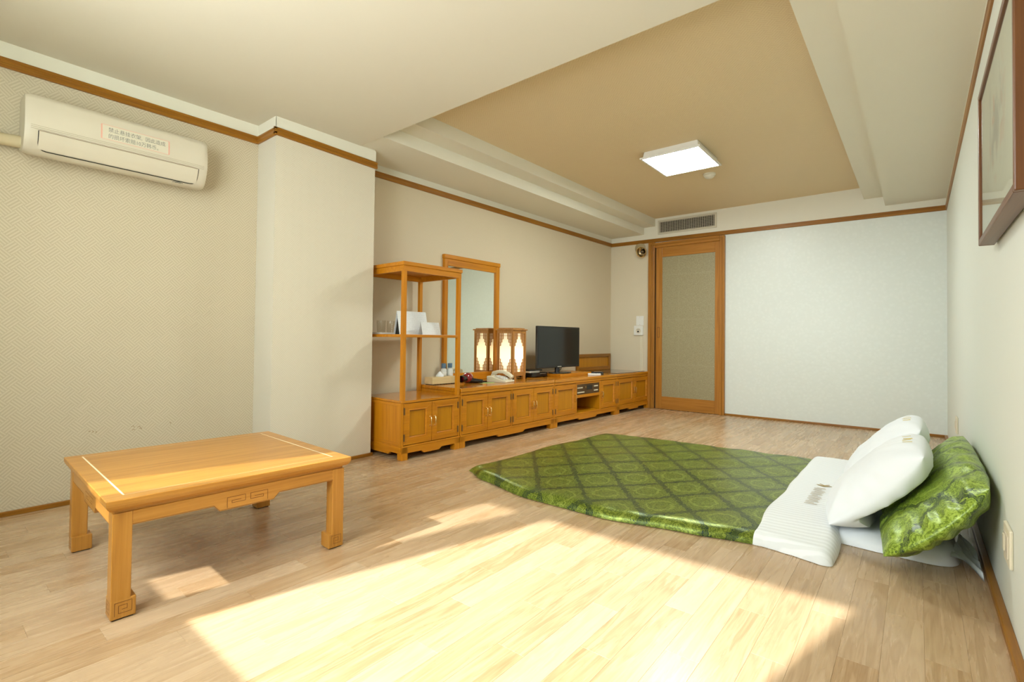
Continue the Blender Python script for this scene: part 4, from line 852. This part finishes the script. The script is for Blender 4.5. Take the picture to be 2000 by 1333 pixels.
# ------------------------------------------------------------------ bedding
from mathutils import noise as mnoise
def nz(x, y, z=0.0): return mnoise.noise(Vector((x, y, z)))
def interp(tab, s):
    for (a, va), (b, vb) in zip(tab, tab[1:]):
        if s <= b: k = (s-a)/(b-a); k = k*k*(3-2*k)*0.5+k*0.5; return va+(vb-va)*k
    return tab[-1][1]
qroot = thing('quilt', 'green brocade floor quilt spread on the laminate with a white turned-down end', 'quilt', (0, 0, 0), 0)
near = [(0.0, 2.440), (0.12, 2.335), (0.35, 2.235), (0.62, 2.235), (0.85, 2.33), (0.97, 2.385), (1.0, 2.40)]
far = [(0.0, 4.120), (0.3, 4.20), (0.7, 4.245), (1.0, 4.265)]
def xl(t_): return -2.355+0.09*t_+0.02*math.sin(t_*9)
def qsurf(s, t_):
    # rounded coordinates so that the rim is finely divided
    x = xl(t_)+(-0.545-xl(t_))*s; y0, y1 = interp(near, s), interp(far, s); y = y0+(y1-y0)*t_
    dy = min(t_*(y1-y0), (1-t_)*(y1-y0)); dx = s*1.8
    H = 0.046+0.008*nz(x*2.1, y*2.1)+0.003*nz(x*6, y*6, 4)
    e = min(1.0, dy/0.07); f = min(1.0, dx/0.08)
    pf_ = math.sqrt(max(0.0, 1-(1-e)**2))*math.sqrt(max(0.0, 1-(1-f)**2))
    pk = 1+0.15*nz(x*14, y*3, 9)*(1-min(1, dy/0.15))
    return (x, y, 0.003+H*pf_*pk)
def warp(k, n, rim=6, w_=0.03):
    # parameter list denser at both ends
    a = [w_*(i/rim)**1.6 for i in range(rim)]; m = n-2*rim
    return a+[w_+(1-2*w_)*i/m for i in range(m+1)]+[1-q_ for q_ in reversed(a)]
SU = warp(0, 92, 6, 0.03); SV = warp(0, 92, 8, 0.03)
g = G(); nu, nv = len(SU), len(SV)
g.add([qsurf(s, t_) for t_ in SV for s in SU], [(j*nu+i, j*nu+i+1, (j+1)*nu+i+1, (j+1)*nu+i) for j in range(nv-1) for i in range(nu-1)])
rim = [j*nu for j in range(nv)]+[(nv-1)*nu+i for i in range(1, nu)]+[j*nu+nu-1 for j in range(nv-2, -1, -1)]+[i for i in range(nu-2, 0, -1)]
g.f.append(tuple(rim))
qc = g.obj('green_cover', 'green', qroot, smooth=True)
# white turned-down end
def fsurf(s, t_):
    y0 = 2.395+0.01*math.sin(s*5)-0.035*s+0.006*nz(s*9, 0.3); y1 = 4.29+0.05*s; x0, x1 = -0.605+0.012*nz(t_*6, 1), -0.262+0.010*nz(t_*7, 5)
    dq = min(0.05, min(s, 1-s)*(x1-x0)); y0 += 0.6*(0.05-math.sqrt(max(0.0, 0.0025-(0.05-dq)**2))); x = x0+(x1-x0)*s; y = y0+(y1-y0)*t_
    dx = min(s, 1-s)*(x1-x0); dy = min(t_, 1-t_)*(y1-y0)
    H = (0.064+0.005*nz(x*5, y*3, 2))*(0.72+0.28*min(1, (y-y0)/0.30)); e = min(1, dx/0.05); f = min(1, dy/0.06)
    return (x, y, 0.002+H*math.sqrt(max(0, 1-(1-e)**2))*math.sqrt(max(0, 1-(1-f)**2)))
SU2 = warp(0, 34, 8, 0.15); SV2 = warp(0, 84, 9, 0.033); g = G(); nu, nv = len(SU2), len(SV2)
g.add([fsurf(s, t_) for t_ in SV2 for s in SU2], [(j*nu+i, j*nu+i+1, (j+1)*nu+i+1, (j+1)*nu+i) for j in range(nv-1) for i in range(nu-1)])
rim = [j*nu for j in range(nv)]+[(nv-1)*nu+i for i in range(1, nu)]+[j*nu+nu-1 for j in range(nv-2, -1, -1)]+[i for i in range(nu-2, 0, -1)]
g.f.append(tuple(rim)); wf = g.obj('white_fold', 'stripe', qroot, smooth=True, label='white finely striped turned-down end with gold lettering')
# gold lettering across the fold: an emblem and a row of upright strokes
g = G(); mpq = lambda a, b: (a, b, fsurf((a+0.605)/0.343, (b-2.39)/1.92)[2]+0.0022)
yb = 3.02
strokes = []
for k in range(8):
    y = 2.98+k*0.047; strokes += [[(-0.452, y), (-0.400, y)]]
    strokes += [[(-0.450+0.01*(k % 2), y+0.022), (-0.418+0.012*(k % 3), y+0.022)]]
for st_ in strokes: g.strip(st_, 0.006, mpq)
g.strip([(-0.450, 3.40), (-0.418, 3.375), (-0.385, 3.40), (-0.418, 3.39), (-0.450, 3.40)], 0.010, mpq); g.strip([(-0.44, 3.425), (-0.418, 3.40), (-0.396, 3.425)], 0.008, mpq)
g.obj('gold_lettering', 'gold_thread', wf)

# white floor mattress under the pillows
mt_ = thing('floor_mattress', 'white padded floor mattress under the pillows beside the right wall', 'mattress', (0, 0, 0), 0)
def msurf(s, t_):
    x0, x1, y0, y1 = -0.300, 0.135, 2.668-0.015*s+0.008*nz(s*4, 3), 4.30; dq = min(0.10, (1-s)*(x1-x0)); y0 += 0.10-math.sqrt(max(0.0, 0.01-(0.10-dq)**2)); x = x0+(x1-x0)*s; y = y0+(y1-y0)*t_
    dx = min(s, 1-s)*(x1-x0); dy = min(t_, 1-t_)*(y1-y0); H = 0.060+0.004*nz(x*6, y*4, 8); e = min(1, dx/0.06); f = min(1, dy/0.09)
    return (x, y, 0.002+H*math.sqrt(max(0, 1-(1-e)**2))*math.sqrt(max(0, 1-(1-f)**2)))
SU3 = warp(0, 34, 8, 0.14); SV3 = warp(0, 66, 9, 0.055); g = G(); nu, nv = len(SU3), len(SV3)
g.add([msurf(s, t_) for t_ in SV3 for s in SU3], [(j*nu+i, j*nu+i+1, (j+1)*nu+i+1, (j+1)*nu+i) for j in range(nv-1) for i in range(nu-1)])
rim = [j*nu for j in range(nv)]+[(nv-1)*nu+i for i in range(1, nu)]+[j*nu+nu-1 for j in range(nv-2, -1, -1)]+[i for i in range(nu-2, 0, -1)]
g.f.append(tuple(rim)); g.obj('pad', 'cotton', mt_, smooth=True)
def tail(s, t_, dz=0.0):
    # loose corner of the cover, drooping onto the floor towards the wall
    a = Vector((0.105, 2.70, 0.040)); b = Vector((0.150, 3.02, 0.050)); tip = Vector((0.197, 2.585, 0.010)); b2 = Vector((0.190, 2.80, 0.040))
    p = (a*(1-s)+b*s)*(1-t_)+(tip*(1-s)+b2*s)*t_
    return (p.x, p.y, max(0.004, p.z+0.016*math.sin(t_*3.1)*math.cos(s*5)+0.006*math.sin(s*17+t_*4)+dz))
g = G().grid(lambda s, t_: tail(s, t_, 0.002), 14, 10); n1 = len(g.v); g.grid(lambda s, t_: tail(s, t_, -0.0015), 14, 10); g.obj('loose_corner', 'cotton', mt_, smooth=True)

def cushion(L_, W_, T_, nu=48, nv=40, wr=0.012, seed=0, sag=0.0, pw=2.2, lobes=0.0):
    """soft cushion in its own frame: length along y, width along x, thickness along z"""
    def side(sg):
        def f(s, t_):
            u, v = 2*s-1, 2*t_-1
            u = math.sin(u*math.pi/2); v = math.sin(v*math.pi/2)
            cu, cv = 1-abs(v)**3*0.06, 1-abs(u)**3*0.06
            edge = max(0.0, 1-abs(u)**pw)*max(0.0, 1-abs(v)**pw)
            th = T_/2*edge**0.55
            x = u*W_/2*cu; y = v*L_/2*cv
            wv = wr*nz(x*7+seed, y*7, sg*3+seed)*min(1, edge*3)+wr*0.6*nz(x*19, y*19+seed, sg)*min(1, edge*4)
            rad = wr*0.9*math.sin(math.atan2(v, u)*18+seed+2*nz(x*4, y*4, seed))*(1-edge)*min(1, edge*6)
            return (x, y, sg*(th+rad)+wv+sag*(x/W_)**2)
        return f
    g = G(); top, bot = side(1), side(-1)
    vs = [top(i/nu, j/nv) for j in range(nv+1) for i in range(nu+1)]; g.add(vs, [(j*(nu+1)+i, j*(nu+1)+i+1, (j+1)*(nu+1)+i+1, (j+1)*(nu+1)+i) for j in range(nv) for i in range(nu)])
    vs = [bot(i/nu, j/nv) for j in range(nv+1) for i in range(nu+1)]; g.add(vs, [(j*(nu+1)+i, (j+1)*(nu+1)+i, (j+1)*(nu+1)+i+1, j*(nu+1)+i+1) for j in range(nv) for i in range(nu)])
    return g, top
def place(g, c, ang, yaw=0.0):
    """tilt about y (x axis rises by ang), then turn, then move"""
    ca, sa = math.cos(ang), math.sin(ang); cy, sy = math.cos(yaw), math.sin(yaw)
    def tr_(p):
        x, y, z = p; x, z = x*ca-z*sa, x*sa+z*ca; x, y = x*cy-y*sy, x*sy+y*cy; return (x, y, z)
    g.v = [tr_(p) for p in g.v]; return g
# green bolster leaning on the wall
bo = thing('bolster', 'plump green brocade bolster quilt leaning against the right wall', 'bolster', (0.064, 3.03, 0.0), 0)
g, _ = cushion(1.36, 0.46, 0.165, 64, 110, 0.009, 5, pw=3.4, sag=0.10)
place(g, None, math.radians(47))
g.v = [(x, y, z+0.225) for x, y, z in g.v]
g.v = [(min(x, 0.160), y, max(z, 0.066)) for x, y, z in g.v]
g.obj('cushion', 'green_light', bo, smooth=True, weld=True)
for k, (cx, cy, cz, an, lb) in enumerate(((-0.122, 2.925, 0.245, 47, 'plump white pillow nearest the viewer, leaning on the green bolster'), (-0.122, 3.60, 0.255, 49, 'plump white pillow further back, behind the nearest pillow'))):
    p_ = thing('pillow', lb, 'pillow', (cx, cy, 0.0), 0, 'white pillows')
    g, topf = cushion(0.64, 0.51, 0.245, 52, 52, 0.006, 11+k*7, pw=2.5, sag=0.12); place(g, None, math.radians(an)); g.v = [(x, y, max(z+cz, 0.063)) for x, y, z in g.v]
    # the underside lies flat on the bolster behind it
    tb_ = math.radians(47); nv_ = (-math.sin(tb_), math.cos(tb_)); sv_ = (math.cos(tb_), math.sin(tb_)); out_ = []
    for x, y, z in g.v:
        dx_, dz_ = x+cx-0.064, z-0.225; al = dx_*sv_[0]+dz_*sv_[1]; dn = dx_*nv_[0]+dz_*nv_[1]
        lim = 0.104+0.025*(al/0.23)**2
        if al > -0.25 and dn < lim: x += nv_[0]*(lim-dn); z += nv_[1]*(lim-dn)
        out_.append((x, y, z))
    g.v = out_
    pm = g.obj('pillow_case', 'cotton', p_, smooth=True, weld=True)
    g = G()
    for q_ in range(5):
        base_ = [topf(0.80+0.07*a, 0.40+0.035*q_+0.012*b) for a, b in ((0, 0), (1, 0), (1, 1), (0, 1))]; g.add([(x, y, z+0.002) for x, y, z in base_], [(0,1,2,3)])
    place(g, None, math.radians(an)); g.v = [(x, y, z+cz) for x, y, z in g.v]; g.obj('embroidery', 'yellow_thread', pm)
